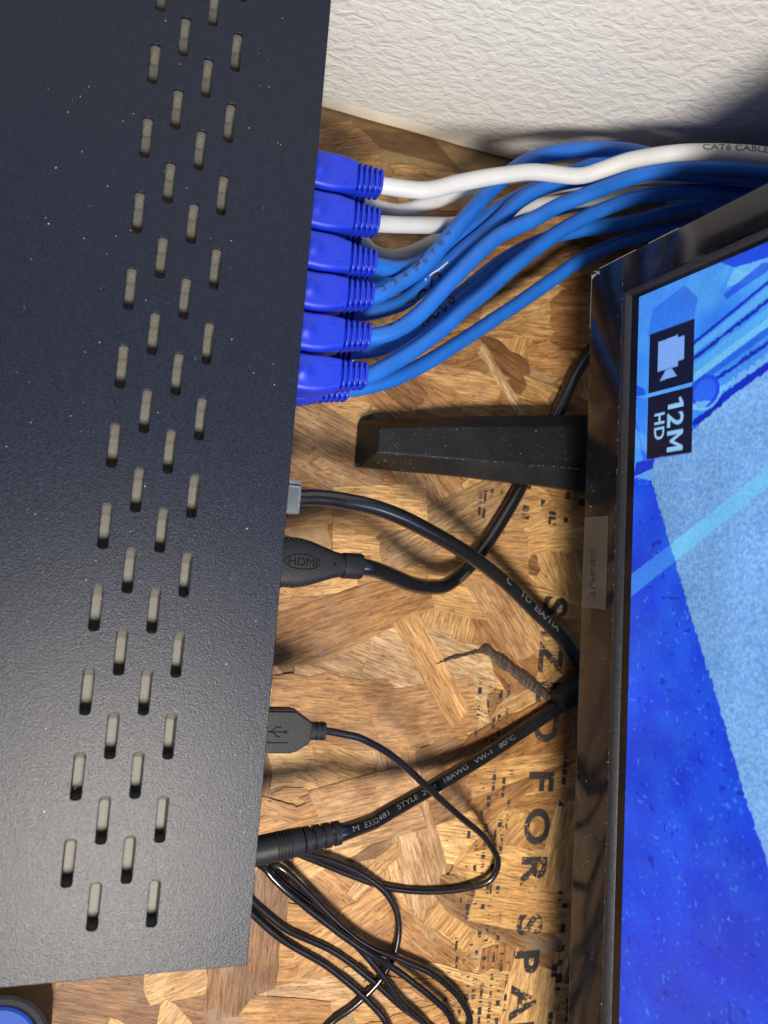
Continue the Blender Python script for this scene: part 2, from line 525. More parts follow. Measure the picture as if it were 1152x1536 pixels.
custom_flake([(198.5, 36), (180, 36), (163, 80), (160, 104), (172, 108), (186, 80), (197, 58)], 1.95, 0.10)
custom_flake([(281.5, 146.6), (294.7, 185), (309, 181), (304, 150), (299.5, 132.4), (286.4, 136.0)], 1.4, 0.15)
custom_flake([(246, 60), (236, 100), (262, 112), (270, 72)], 1.75, 0.11)
custom_flake([(208, 80), (200, 128), (222, 132), (232, 90)], 1.7, 0.08)
custom_flake([(126, 60), (120, 100), (150, 104), (154, 62)], 1.6, 0.09)
custom_flake([(140, 100), (136, 150), (158, 152), (160, 104)], 1.55, 0.12)
custom_flake([(55, 122), (60, 120), (86, 142), (83, 146)], 0.70, 0.17)
bpts = [((194.9, 110.5), .45), ((192, 118), .8), ((188.8, 130), 1.0), ((187.6, 133), 2.4), ((190.0, 137), 2.0), ((193.0, 142), 3.1), ((195.5, 146), 2.3), ((199.5, 152.5), 3.0), ((203.5, 159), 2.6), ((208.5, 168), 1.6)]
bpts = [(tuple(q[:2]), q[2]) for q in resample([(a[0], a[1], h) for a, h in bpts], 1.1)]
rb = random.Random(4)
mb = MB(); ring = []
for k, ((x, y), hw) in enumerate(bpts):
    a = bpts[max(k-1, 0)][0]; b = bpts[min(k+1, len(bpts)-1)][0]
    dv = Vector((b[0]-a[0], b[1]-a[1])).normalized(); nx, ny = -dv.y, dv.x
    l_, r_ = hw + rb.uniform(-.35, .35), hw + rb.uniform(-.35, .35)
    ring.append([(x + nx*l_, y + ny*l_, -1), (x + nx*l_*.95, y + ny*l_*.95, .15), (x + nx*hw*.4, y + ny*hw*.4, .45 + rb.uniform(0, .25)), (x - nx*hw*.4, y - ny*hw*.4, .4 + rb.uniform(0, .3)), (x - nx*r_*.95, y - ny*r_*.95, .15), (x - nx*r_, y - ny*r_, -1)])
mb.loft(ring).build('bark_sliver', M['bark'], shelf, smooth=False)

# stamped lettering, laid onto the uneven strands
from mathutils.bvhtree import BVHTree
bv, bf = [], []
for o in shelf.children:
    mat = Matrix.Translation(o.location) @ o.rotation_euler.to_matrix().to_4x4()
    nb = len(bv)
    bv += [mat @ v.co for v in o.data.vertices]
    bf += [tuple(i + nb for i in p.vertices) for p in o.data.polygons]
TREE = BVHTree.FromPolygons(bv, bf)
def ground(x, y):
    h = TREE.ray_cast(Vector((x*MM, y*MM, 0.02)), Vector((0, 0, -1)))
    return (h[0].z/MM if h[0] is not None else -1.4) + 0.035
def stamp(txt, x, y, size, bold=0.035, ang=-0.032, name='stamped_letter', sx=1.0):
    V, F = glyphs(txt, size, bold, fine=0.9)
    w = max(v[0] for v in V) - min(v[0] for v in V); x0 = min(v[0] for v in V)
    c, s = math.cos(ang), math.sin(ang)
    pts = [(x + ((px-x0-w/2)*sx)*c - (py-size/2)*s, y + ((px-x0-w/2)*sx)*s + (py-size/2)*c) for px, py in V]
    m = MB().add([(a, b, ground(a, b)) for a, b in pts], F)
    o = m.build(name, M['ink'], shelf, smooth=False)
    return o
for ch, x, y in [('S', 167.8, 166.4), ('I', 179.5, 166.1), ('Z', 190.5, 165.8), ('E', 205.4, 165.3), ('D', 220.3, 164.8), ('F', 243.7, 164.1), ('O', 262.8, 163.5), ('R', 281.5, 163.0), ('S', 303.5, 162.3), ('P', 318.8, 161.8), ('A', 335, 161.3), ('N', 350, 160.8)]:
    stamp(ch, x, y, 11.5, sx=1.15 if ch != 'I' else 1.0)
def smudges(x0, x1, y0, y1, rows, seed, big=0.0):
    """illegible worn print: broken dashes in rows along x"""
    r = random.Random(seed); m = MB()
    for k in range(rows):
        y = y0 + (y1 - y0)*(k + .5 + r.uniform(-.3, .3))/rows; x = x0 + r.uniform(0, 3)
        h = (y1 - y0)/rows*0.62
        while x < x1:
            w = r.uniform(0.3, 0.8) if r.random() > big else r.uniform(1.5, 4.0)
            hh = h*r.uniform(.5, 1.0)
            if r.random() < .48:
                j = lambda: r.uniform(-.12, .12)
                q = [(x+j(), y-hh/2+j()), (x+w+j(), y-hh/2+j()), (x+w+j(), y+hh/2+j()), (x+j(), y+hh/2+j())]
                q = [(a, b - .03*(a - x0)) for a, b in q]
                m.add([(a, b, ground(a, b)) for a, b in q], [(0, 1, 2, 3)])
            x += w + r.uniform(.25, .9)
    return m.build('worn_print', M['ink'], shelf, smooth=False, kind='stuff')
smudges(200, 226, 131, 150, 6, 1, .3); smudges(236, 262, 134, 150, 5, 2, .4); smudges(262, 290, 130, 149, 6, 3, .4)
smudges(290, 312, 128, 150, 7, 4, .4); smudges(312, 350, 124, 154, 9, 5, .25)
smudges(117, 129, 124, 140, 5, 6, .5); smudges(115, 129, 146, 182, 5, 7, .8)
smudges(226, 252, 174, 192, 3, 21, .9); smudges(290, 352, 172, 190, 3, 22, .9)

wall = MB().box((WX - 60, -260, -120), (WX, 420, 520)).build('wall', M['wall'], None, (WX, 0, 0), smooth=False)
tag(wall, 'white textured painted wall at the end of the shelf', 'wall', kind='structure')
cb = []
for i in range(70):
    y = -200 + 600*i/69
    j = 0.35*math.sin(i*1.3) + 0.3*math.sin(i*2.9+1)
    cb.append([(WX - 1, y, -0.3), (WX + 1.1 + .3*j, y, -0.3), (WX + 0.75, y, 0.6), (WX + 0.35, y, 2.6 + j), (WX + .06, y, 4.6 + j), (WX - 1, y, 5 + j)])
MB().loft(cb).build('caulk_bead', M['caulk'], wall)

# ------------------------------------------------------------------ video recorder
TOP = 64.0
X0, X1, Y0, Y1 = -30.6, 277.7, -205.0, 28.4
rec = empty('video_recorder', (124, -88, 0))
tag(rec, 'black metal video recorder with rows of slotted vents in its lid', 'recorder')
m = MB().box((X0 + .5, Y0 + .5, 8), (X1 - .5, Y1 - .5, TOP - 9), 0.4)
for lo, hi in (((X0 + .5, Y0 + .5), (X1 - .5, Y0 + 1.7)), ((X0 + .5, Y1 - 1.7), (X1 - .5, Y1 - .5)), ((X0 + .5, Y0 + 1.75), (X0 + 1.7, Y1 - 1.75)), ((X1 - 1.7, Y0 + 1.75), (X1 - .5, Y1 - 1.75))):
    m.box((*lo, TOP - 9.2), (*hi, TOP - 1.5))
m.build('chassis', M['powder'], rec)
for x in (X0 + 22, X1 - 22):
    for y in (Y0 + 22, Y1 - 22):
        lathe_along((x, y, 0), (x, y, 9), [(0, 7), (1, 8), (6, 9), (8.4, 9)]).build('rubber_foot', M['rubber'], rec)
slots = [(i*23.5, 0.0) for i in range(-1, 12)] + [(i*23.5 + 11.0, -8.06) for i in range(-1, 11)] + [(i*23.5 - .1, -16.0) for i in range(-1, 12)] + [(i*23.5 + 11.2, -23.9) for i in range(-1, 11)]
SL, SW = 12.9, 2.9
def slot_outline(l, w, n=5):
    r = w/2*0.75
    p = []
    for (cx, cy, a0) in ((l/2 - r, w/2 - r, 0), (-l/2 + r, w/2 - r, 90), (-l/2 + r, -w/2 + r, 180), (l/2 - r, -w/2 + r, 270)):
        for k in range(n + 1):
            a = math.radians(a0 + 90*k/n)
            p.append((cx + r*math.cos(a), cy + r*math.sin(a)))
    return p
def cover():
    cu = bpy.data.curves.new('lid', 'CURVE'); cu.dimensions = '2D'; cu.fill_mode = 'BOTH'
    cu.extrude = 0.55*MM; cu.bevel_depth = 0.22*MM; cu.bevel_resolution = 2
    def spl(pts):
        s = cu.splines.new('POLY'); s.points.add(len(pts) - 1)
        for q, p in zip(s.points, pts): q.co = (p[0]*MM, p[1]*MM, 0, 1)
        s.use_cyclic_u = True
    spl([(X0, Y0), (X1, Y0), (X1, Y1), (X0, Y1)])
    for x, y in slots: spl([(x + a, y + b) for a, b in slot_outline(SL + .44, SW + .44)])
    ob = bpy.data.objects.new('lid', cu); COL.objects.link(ob)
    dg = bpy.context.evaluated_depsgraph_get()
    me = bpy.data.meshes.new_from_object(ob.evaluated_get(dg))
    bpy.data.objects.remove(ob)
    me.materials.clear(); me.materials.append(M['powder'])
    for p in me.polygons: p.use_smooth = False
    o = bpy.data.objects.new('lid', me); COL.objects.link(o); o.parent = rec
    o.location = Vector((-124, 88, TOP - 0.77)) * MM
    return o
lid = cover()
po = slot_outline(SL + .3, SW + .3); pi = [(x + (2.4 if x < 0 else 0), y) for x, y in slot_outline(SL - 0.5, SW - .3)]
d = 6.4
pm = MB()
n = len(po)
pv = [(x, y, -0.5) for x, y in po] + [(x, y, -1.3) for x, y in slot_outline(SL + .1, SW + .1)] + [(x, y, -d) for x, y in pi]
pf = [tuple(range(2*n, 3*n))]
for q in range(2):
    pf += [(q*n + k, q*n + (k+1) % n, (q+1)*n + (k+1) % n, (q+1)*n + k) for k in range(n)]
pm.add(pv, pf)
slot_me = pm.mesh('vent_slot', sharp=40)
bm = bmesh.new(); bm.from_mesh(slot_me)
bm.faces.ensure_lookup_table()
fl = max(bm.faces, key=lambda f: len(f.verts))
if fl.normal.z < 0: bmesh.ops.reverse_faces(bm, faces=bm.faces[:])
bm.to_mesh(slot_me); bm.free()
slot_me.materials.append(M['slot'])
for x, y in slots:
    o = bpy.data.objects.new('vent_slot', slot_me); COL.objects.link(o); o.parent = rec
    o.location = (Vector((x, y, TOP)) - Vector((124, -88, 0))) * MM
MB().box((16, Y1 - .6, 20), (104, Y1 + .1, 58), 0.1).build('port_block', M['metal'], rec)
r2 = random.Random(3)
def dust_on(parent, n, fn, lo=.1, hi=.26):
    m = MB()
    for k in range(n):
        x, y, z = fn(); s = r2.uniform(lo, hi)*(1 if r2.random() < .9 else 1.7)
        m.add([(x+s, y, z), (x-s, y+s*.3, z), (x, y+s, z), (x, y-s, z), (x, y, z+s*.7), (x, y, z - .02)], [(0,2,4),(2,1,4),(1,3,4),(3,0,4),(2,0,5),(1,2,5),(3,1,5),(0,3,5)])
    return m.build('dust', M['dust'], parent, kind='stuff')
dust_on(rec, 150, lambda: (r2.uniform(X0 + 2, X1 - 2), r2.uniform(-70, 26), TOP), .05, .17)

# ------------------------------------------------------------------ network cables
NET = {
 'W1': [[22.8,49.5,48.0],[22.6,52.5,47.9],[22.8,55.9,48.6],[22.6,60.9,49.2],[22.2,66.8,49.8],[21.3,72.3,50.4],[19.6,76.9,51.0],[17.6,81.2,51.6],[15.7,85.8,52.2],[13.8,90.7,52.9],[12.0,95.6,53.6],[10.4,100.5,54.3],[8.9,105.3,55.1],[7.6,110.3,56.0],[7.0,115.9,57.0],[6.8,121.9,58.1],[6.5,127.5,59.3],[5.5,131.7,60.6],[4.1,135.0,62.0],[2.6,138.4,63.6],[1.1,141.8,65.2],[-0.4,145.5,66.9],[-1.6,149.7,68.7],[-2.8,154.2,70.5],[-3.7,158.7,72.4],[-4.3,163.2,74.4],[-4.7,167.9,76.3],[-4.9,172.4,78.3],[-5.0,177.1,80.3],[-4.9,181.6,82.3],[-4.6,185.9,84.3],[-4.0,189.8,86.3],[-3.4,193.7,88.3],[-3.3,194.6,88.8],[0.3,216.7,100.0],[5.3,247.6,115.6]],
 'W2': [[36.9,49.5,48.0],[36.9,52.5,48.1],[35.3,56.9,45.5],[33.2,63.1,43.1],[30.7,70.3,40.7],[28.1,77.4,38.2],[25.5,83.9,35.5],[22.7,90.2,32.7],[19.8,96.0,30.6],[17.1,100.9,29.4],[14.2,105.5,28.7],[10.9,109.5,28.3],[7.4,113.4,28.1],[4.0,118.1,28.1],[0.7,123.1,28.4],[-2.2,128.2,29.0],[-4.5,133.4,29.8],[-6.4,138.6,30.9],[-7.7,143.6,32.4],[-8.6,148.5,34.0],[-9.4,153.6,35.6],[-10.4,159.0,37.3],[-11.4,164.6,39.0],[-12.3,170.2,40.7],[-12.8,175.8,42.4],[-13.1,181.4,44.1],[-13.4,187.2,45.8],[-13.6,193.2,47.5],[-13.8,199.3,49.3],[-14.0,205.7,51.1],[-14.4,212.3,52.9],[-14.8,219.1,54.7],[-15.2,226.0,56.5],[-15.3,227.7,56.9],[-16.7,251.8,63.3],[-18.7,285.6,72.2]],
 'B3': [[52.2,49.3,48.0],[52.2,52.6,48.3],[51.1,56.9,46.1],[50.3,61.8,44.2],[48.9,66.7,42.3],[46.4,71.7,40.4],[43.2,76.5,38.6],[39.3,80.7,37.1],[35.3,84.7,36.3],[31.1,88.9,35.9],[26.8,93.2,35.9],[22.3,98.0,35.7],[17.4,103.3,35.1],[12.5,108.9,34.4],[8.0,114.4,34.1],[3.9,119.8,34.2],[0.1,125.1,34.7],[-3.4,130.4,35.5],[-6.7,135.6,36.5],[-9.7,140.9,37.5],[-12.5,146.2,38.6],[-14.9,151.8,39.9],[-16.6,157.6,41.3],[-18.0,163.7,43.0],[-19.0,170.0,44.7],[-19.7,176.5,46.5],[-20.0,183.1,48.4],[-20.1,189.6,50.3],[-19.7,196.0,52.3],[-19.3,202.5,54.3],[-19.1,208.9,56.3],[-18.9,215.4,58.3],[-18.7,221.7,60.4],[-18.7,223.3,60.9],[-18.0,247.1,68.7],[-17.1,280.4,79.5]],
 'B4': [[63.8,49.1,48.0],[63.9,52.9,47.9],[62.4,57.2,47.6],[58.7,62.3,47.2],[54.7,67.1,46.8],[50.8,71.4,46.4],[46.3,75.5,45.9],[41.0,79.5,45.3],[35.3,83.4,44.7],[29.5,87.3,44.2],[23.6,91.3,43.6],[17.8,95.4,43.1],[12.1,99.7,42.7],[7.0,103.9,42.4],[2.3,108.0,42.3],[-1.8,112.2,42.5],[-5.2,116.5,42.9],[-8.0,121.4,43.6],[-10.1,126.8,44.5],[-11.9,132.5,45.7],[-13.2,138.5,47.1],[-14.1,144.4,48.7],[-14.5,150.2,50.5],[-14.4,155.9,52.3],[-13.6,161.5,54.2],[-12.8,167.2,56.2],[-12.5,173.4,58.3],[-12.4,179.9,60.3],[-12.4,186.2,62.3],[-12.5,192.5,64.3],[-12.4,198.8,66.4],[-12.0,205.0,68.5],[-11.5,211.2,70.7],[-11.4,212.7,71.3],[-9.7,236.2,79.6],[-7.2,269.1,91.3]],
 'B5': [[78.3,48.9,48.0],[78.3,52.6,48.0],[77.4,56.9,47.9],[75.5,61.8,47.8],[72.7,66.5,47.7],[69.0,70.9,47.5],[64.7,75.0,47.4],[60.0,78.7,47.3],[55.1,82.4,47.1],[50.2,86.1,47.0],[45.4,89.9,46.9],[40.4,93.9,46.9],[35.7,97.9,46.9],[32.1,101.3,47.0],[28.8,105.0,47.2],[25.3,110.3,47.4],[21.8,115.8,47.9],[18.1,120.8,48.5],[14.6,125.5,49.3],[12.0,129.9,50.3],[9.5,134.5,51.6],[6.0,140.8,53.1],[1.9,148.1,54.7],[-1.4,154.7,56.5],[-3.6,160.4,58.4],[-5.3,166.0,60.3],[-6.6,172.0,62.4],[-7.5,178.1,64.4],[-8.2,184.2,66.5],[-8.6,190.4,68.6],[-8.7,196.4,70.7],[-8.4,202.0,72.7],[-8.0,207.4,74.6],[-8.0,208.8,75.1],[-6.4,232.3,83.6],[-4.2,265.1,95.4]],
 'B6': [[92.3,49.1,48.0],[92.4,53.0,48.1],[90.7,57.6,47.0],[87.3,62.6,46.1],[83.5,67.6,45.2],[79.5,72.6,44.2],[75.0,77.7,43.3],[69.9,83.0,42.5],[65.1,87.8,41.6],[60.6,91.7,40.9],[56.1,96.1,40.2],[51.4,101.0,39.6],[46.7,105.5,39.1],[42.1,109.5,38.8],[37.9,113.4,38.6],[33.8,117.4,38.6],[28.3,123.0,38.7],[22.3,129.2,39.0],[17.5,134.8,39.6],[13.7,139.9,40.3],[10.1,145.1,41.2],[7.0,150.2,42.2],[4.1,155.4,43.5],[1.6,160.6,44.9],[-0.4,165.8,46.5],[-2.0,171.3,48.1],[-3.7,178.4,49.9],[-5.5,186.5,51.8],[-6.5,194.1,53.7],[-6.6,200.9,55.7],[-6.5,207.5,57.7],[-6.2,214.1,59.8],[-5.8,220.7,61.9],[-5.7,222.3,62.4],[-4.2,246.1,69.9],[-2.1,279.5,80.4]],
 'W1L': [[23.6,47.5,33.5],[23.4,50.7,33.5],[22.9,54.7,32.7],[22.8,60.1,32.0],[22.3,66.1,31.2],[20.5,71.7,30.4],[17.3,77.0,29.6],[13.6,82.3,28.8],[10.2,87.7,28.1],[6.7,93.1,27.6],[3.3,98.5,27.1],[-0.0,103.6,26.8],[-3.2,108.8,26.7],[-5.8,114.5,26.7],[-7.9,120.6,26.8],[-9.6,126.7,27.1],[-11.0,132.5,27.6],[-12.0,138.3,28.1],[-12.8,143.9,28.9],[-13.3,149.3,30.1],[-13.8,154.8,31.5],[-14.6,160.4,33.0],[-15.6,166.2,34.7],[-16.5,172.0,36.5],[-17.1,177.7,38.4],[-17.7,183.3,40.3],[-18.1,189.2,42.1],[-18.3,195.3,43.9],[-18.3,201.8,45.7],[-18.5,208.4,47.5],[-19.0,215.2,49.3],[-19.5,222.3,51.2],[-19.9,229.2,53.2],[-20.0,230.9,53.7],[-21.6,254.9,60.5],[-23.8,288.5,70.0]],
 'W2L': [[37.7,47.5,33.5],[37.2,51.3,33.4],[37.2,55.0,31.9],[38.9,58.1,30.5],[39.3,62.3,29.0],[38.7,67.2,27.5],[36.7,72.0,25.9],[33.7,76.9,24.3],[30.1,81.7,22.9],[26.2,86.7,21.5],[22.2,92.1,20.3],[18.1,97.8,19.3],[14.0,103.8,18.5],[10.0,110.1,17.9],[6.1,116.4,17.4],[2.3,122.6,17.2],[-1.1,129.0,17.2],[-3.7,136.0,17.5],[-5.7,143.3,17.9],[-7.8,150.5,18.2],[-9.9,157.1,18.7],[-12.0,163.7,19.3],[-14.3,170.6,20.1],[-16.7,177.8,21.2],[-18.9,185.1,22.3],[-20.7,192.9,23.6],[-22.4,200.8,25.0],[-23.8,208.6,26.5],[-25.1,216.4,28.1],[-26.1,224.2,29.8],[-26.9,232.0,31.6],[-27.6,239.8,33.4],[-28.1,247.6,35.2],[-28.2,249.5,35.7],[-29.9,273.8,41.4],[-32.2,307.8,49.5]],
 'B3L': [[51.8,47.5,33.5],[51.6,50.9,33.6],[50.7,55.4,31.5],[50.1,60.8,29.7],[49.3,66.3,27.7],[48.3,71.6,25.7],[46.5,77.0,23.8],[43.5,82.6,21.9],[39.7,88.2,20.1],[35.2,94.1,18.5],[30.1,100.1,17.1],[24.8,106.0,15.9],[19.2,111.9,14.8],[13.7,117.7,13.9],[8.6,123.8,13.2],[4.0,130.1,12.6],[-0.3,136.5,12.2],[-4.1,143.1,11.9],[-7.3,149.6,12.1],[-10.2,156.1,12.5],[-12.7,162.5,13.1],[-15.1,169.1,13.9],[-17.4,176.1,14.8],[-19.6,183.3,15.8],[-21.6,190.7,17.0],[-23.4,198.5,18.3],[-25.0,206.4,19.7],[-26.3,214.2,21.3],[-27.3,221.9,22.9],[-28.0,229.7,24.6],[-28.6,237.4,26.4],[-28.9,245.1,28.3],[-29.1,252.8,30.2],[-29.2,254.7,30.7],[-30.0,278.9,36.8],[-31.0,312.8,45.4]],
 'B4L': [[65.9,47.5,33.5],[65.8,51.4,33.4],[65.0,56.1,34.1],[62.9,62.1,34.8],[60.6,67.2,35.4],[58.4,71.3,36.0],[54.4,75.7,36.7],[48.8,80.4,37.5],[43.6,84.8,38.3],[38.7,89.3,38.6],[33.9,93.6,38.9],[29.3,98.1,39.2],[24.9,102.3,39.4],[20.9,105.9,39.5],[16.7,109.5,39.6],[12.3,113.1,39.8],[8.2,117.3,39.9],[4.6,121.9,40.2],[1.6,127.0,40.8],[-0.8,132.3,41.6],[-2.6,137.8,42.7],[-4.1,143.5,44.0],[-5.8,149.7,45.6],[-7.2,155.8,47.3],[-8.3,161.7,49.1],[-9.2,167.9,51.0],[-9.9,175.1,52.9],[-10.4,182.7,55.0],[-10.8,189.9,57.0],[-11.0,196.6,59.1],[-11.2,203.3,61.1],[-11.5,210.2,63.0],[-11.8,217.1,65.0],[-11.9,218.8,65.5],[-12.9,242.9,72.3],[-14.4,276.5,81.8]],
 'B5L': [[80.0,47.5,33.5],[80.0,51.4,33.6],[78.8,56.6,32.5],[76.7,63.0,31.5],[73.8,68.8,30.5],[70.2,73.8,29.6],[66.2,78.6,28.6],[61.9,83.1,27.8],[57.8,87.3,27.0],[53.9,91.4,26.4],[49.8,95.5,25.9],[45.6,99.7,25.6],[41.3,103.9,25.4],[37.0,108.1,25.4],[32.5,112.4,25.4],[28.5,116.8,25.7],[24.8,121.4,26.1],[21.0,126.9,26.8],[17.3,133.0,27.6],[14.3,139.2,28.7],[11.8,145.5,29.9],[9.3,152.8,31.4],[6.9,161.0,33.2],[4.5,169.0,35.1],[2.0,175.6,37.2],[-0.4,181.7,39.4],[-2.5,188.0,41.8],[-4.3,194.3,44.3],[-5.8,200.5,46.8],[-7.0,206.3,49.5],[-7.9,212.1,52.2],[-8.7,218.3,55.1],[-9.3,224.6,57.9],[-9.4,226.1,58.6],[-11.8,248.7,69.0],[-15.1,280.4,83.5]],
 'B6L': [[94.1,47.5,33.5],[94.1,51.3,33.6],[92.8,56.4,32.1],[90.4,62.7,30.8],[87.8,68.4,29.5],[85.2,73.2,28.1],[82.0,78.3,26.8],[78.2,83.9,25.5],[74.0,89.7,24.4],[69.1,95.9,23.4],[64.1,102.1,22.6],[58.9,108.4,21.9],[53.8,114.5,21.4],[49.2,120.0,21.0],[45.0,125.2,20.8],[39.8,131.2,20.8],[33.9,138.0,21.0],[28.5,144.2,21.4],[23.8,149.5,22.1],[19.6,154.6,22.9],[16.0,159.8,24.0],[12.9,165.1,25.2],[10.0,170.4,26.7],[7.6,175.7,28.3],[5.6,180.6,30.1],[3.7,186.0,32.1],[1.3,192.4,34.1],[-1.1,199.4,36.3],[-3.5,206.6,38.5],[-5.9,214.3,40.7],[-7.9,221.8,42.9],[-9.5,228.7,45.2],[-10.9,235.5,47.4],[-11.3,237.2,48.0],[-16.2,260.5,55.7],[-23.0,293.1,66.4]],
}
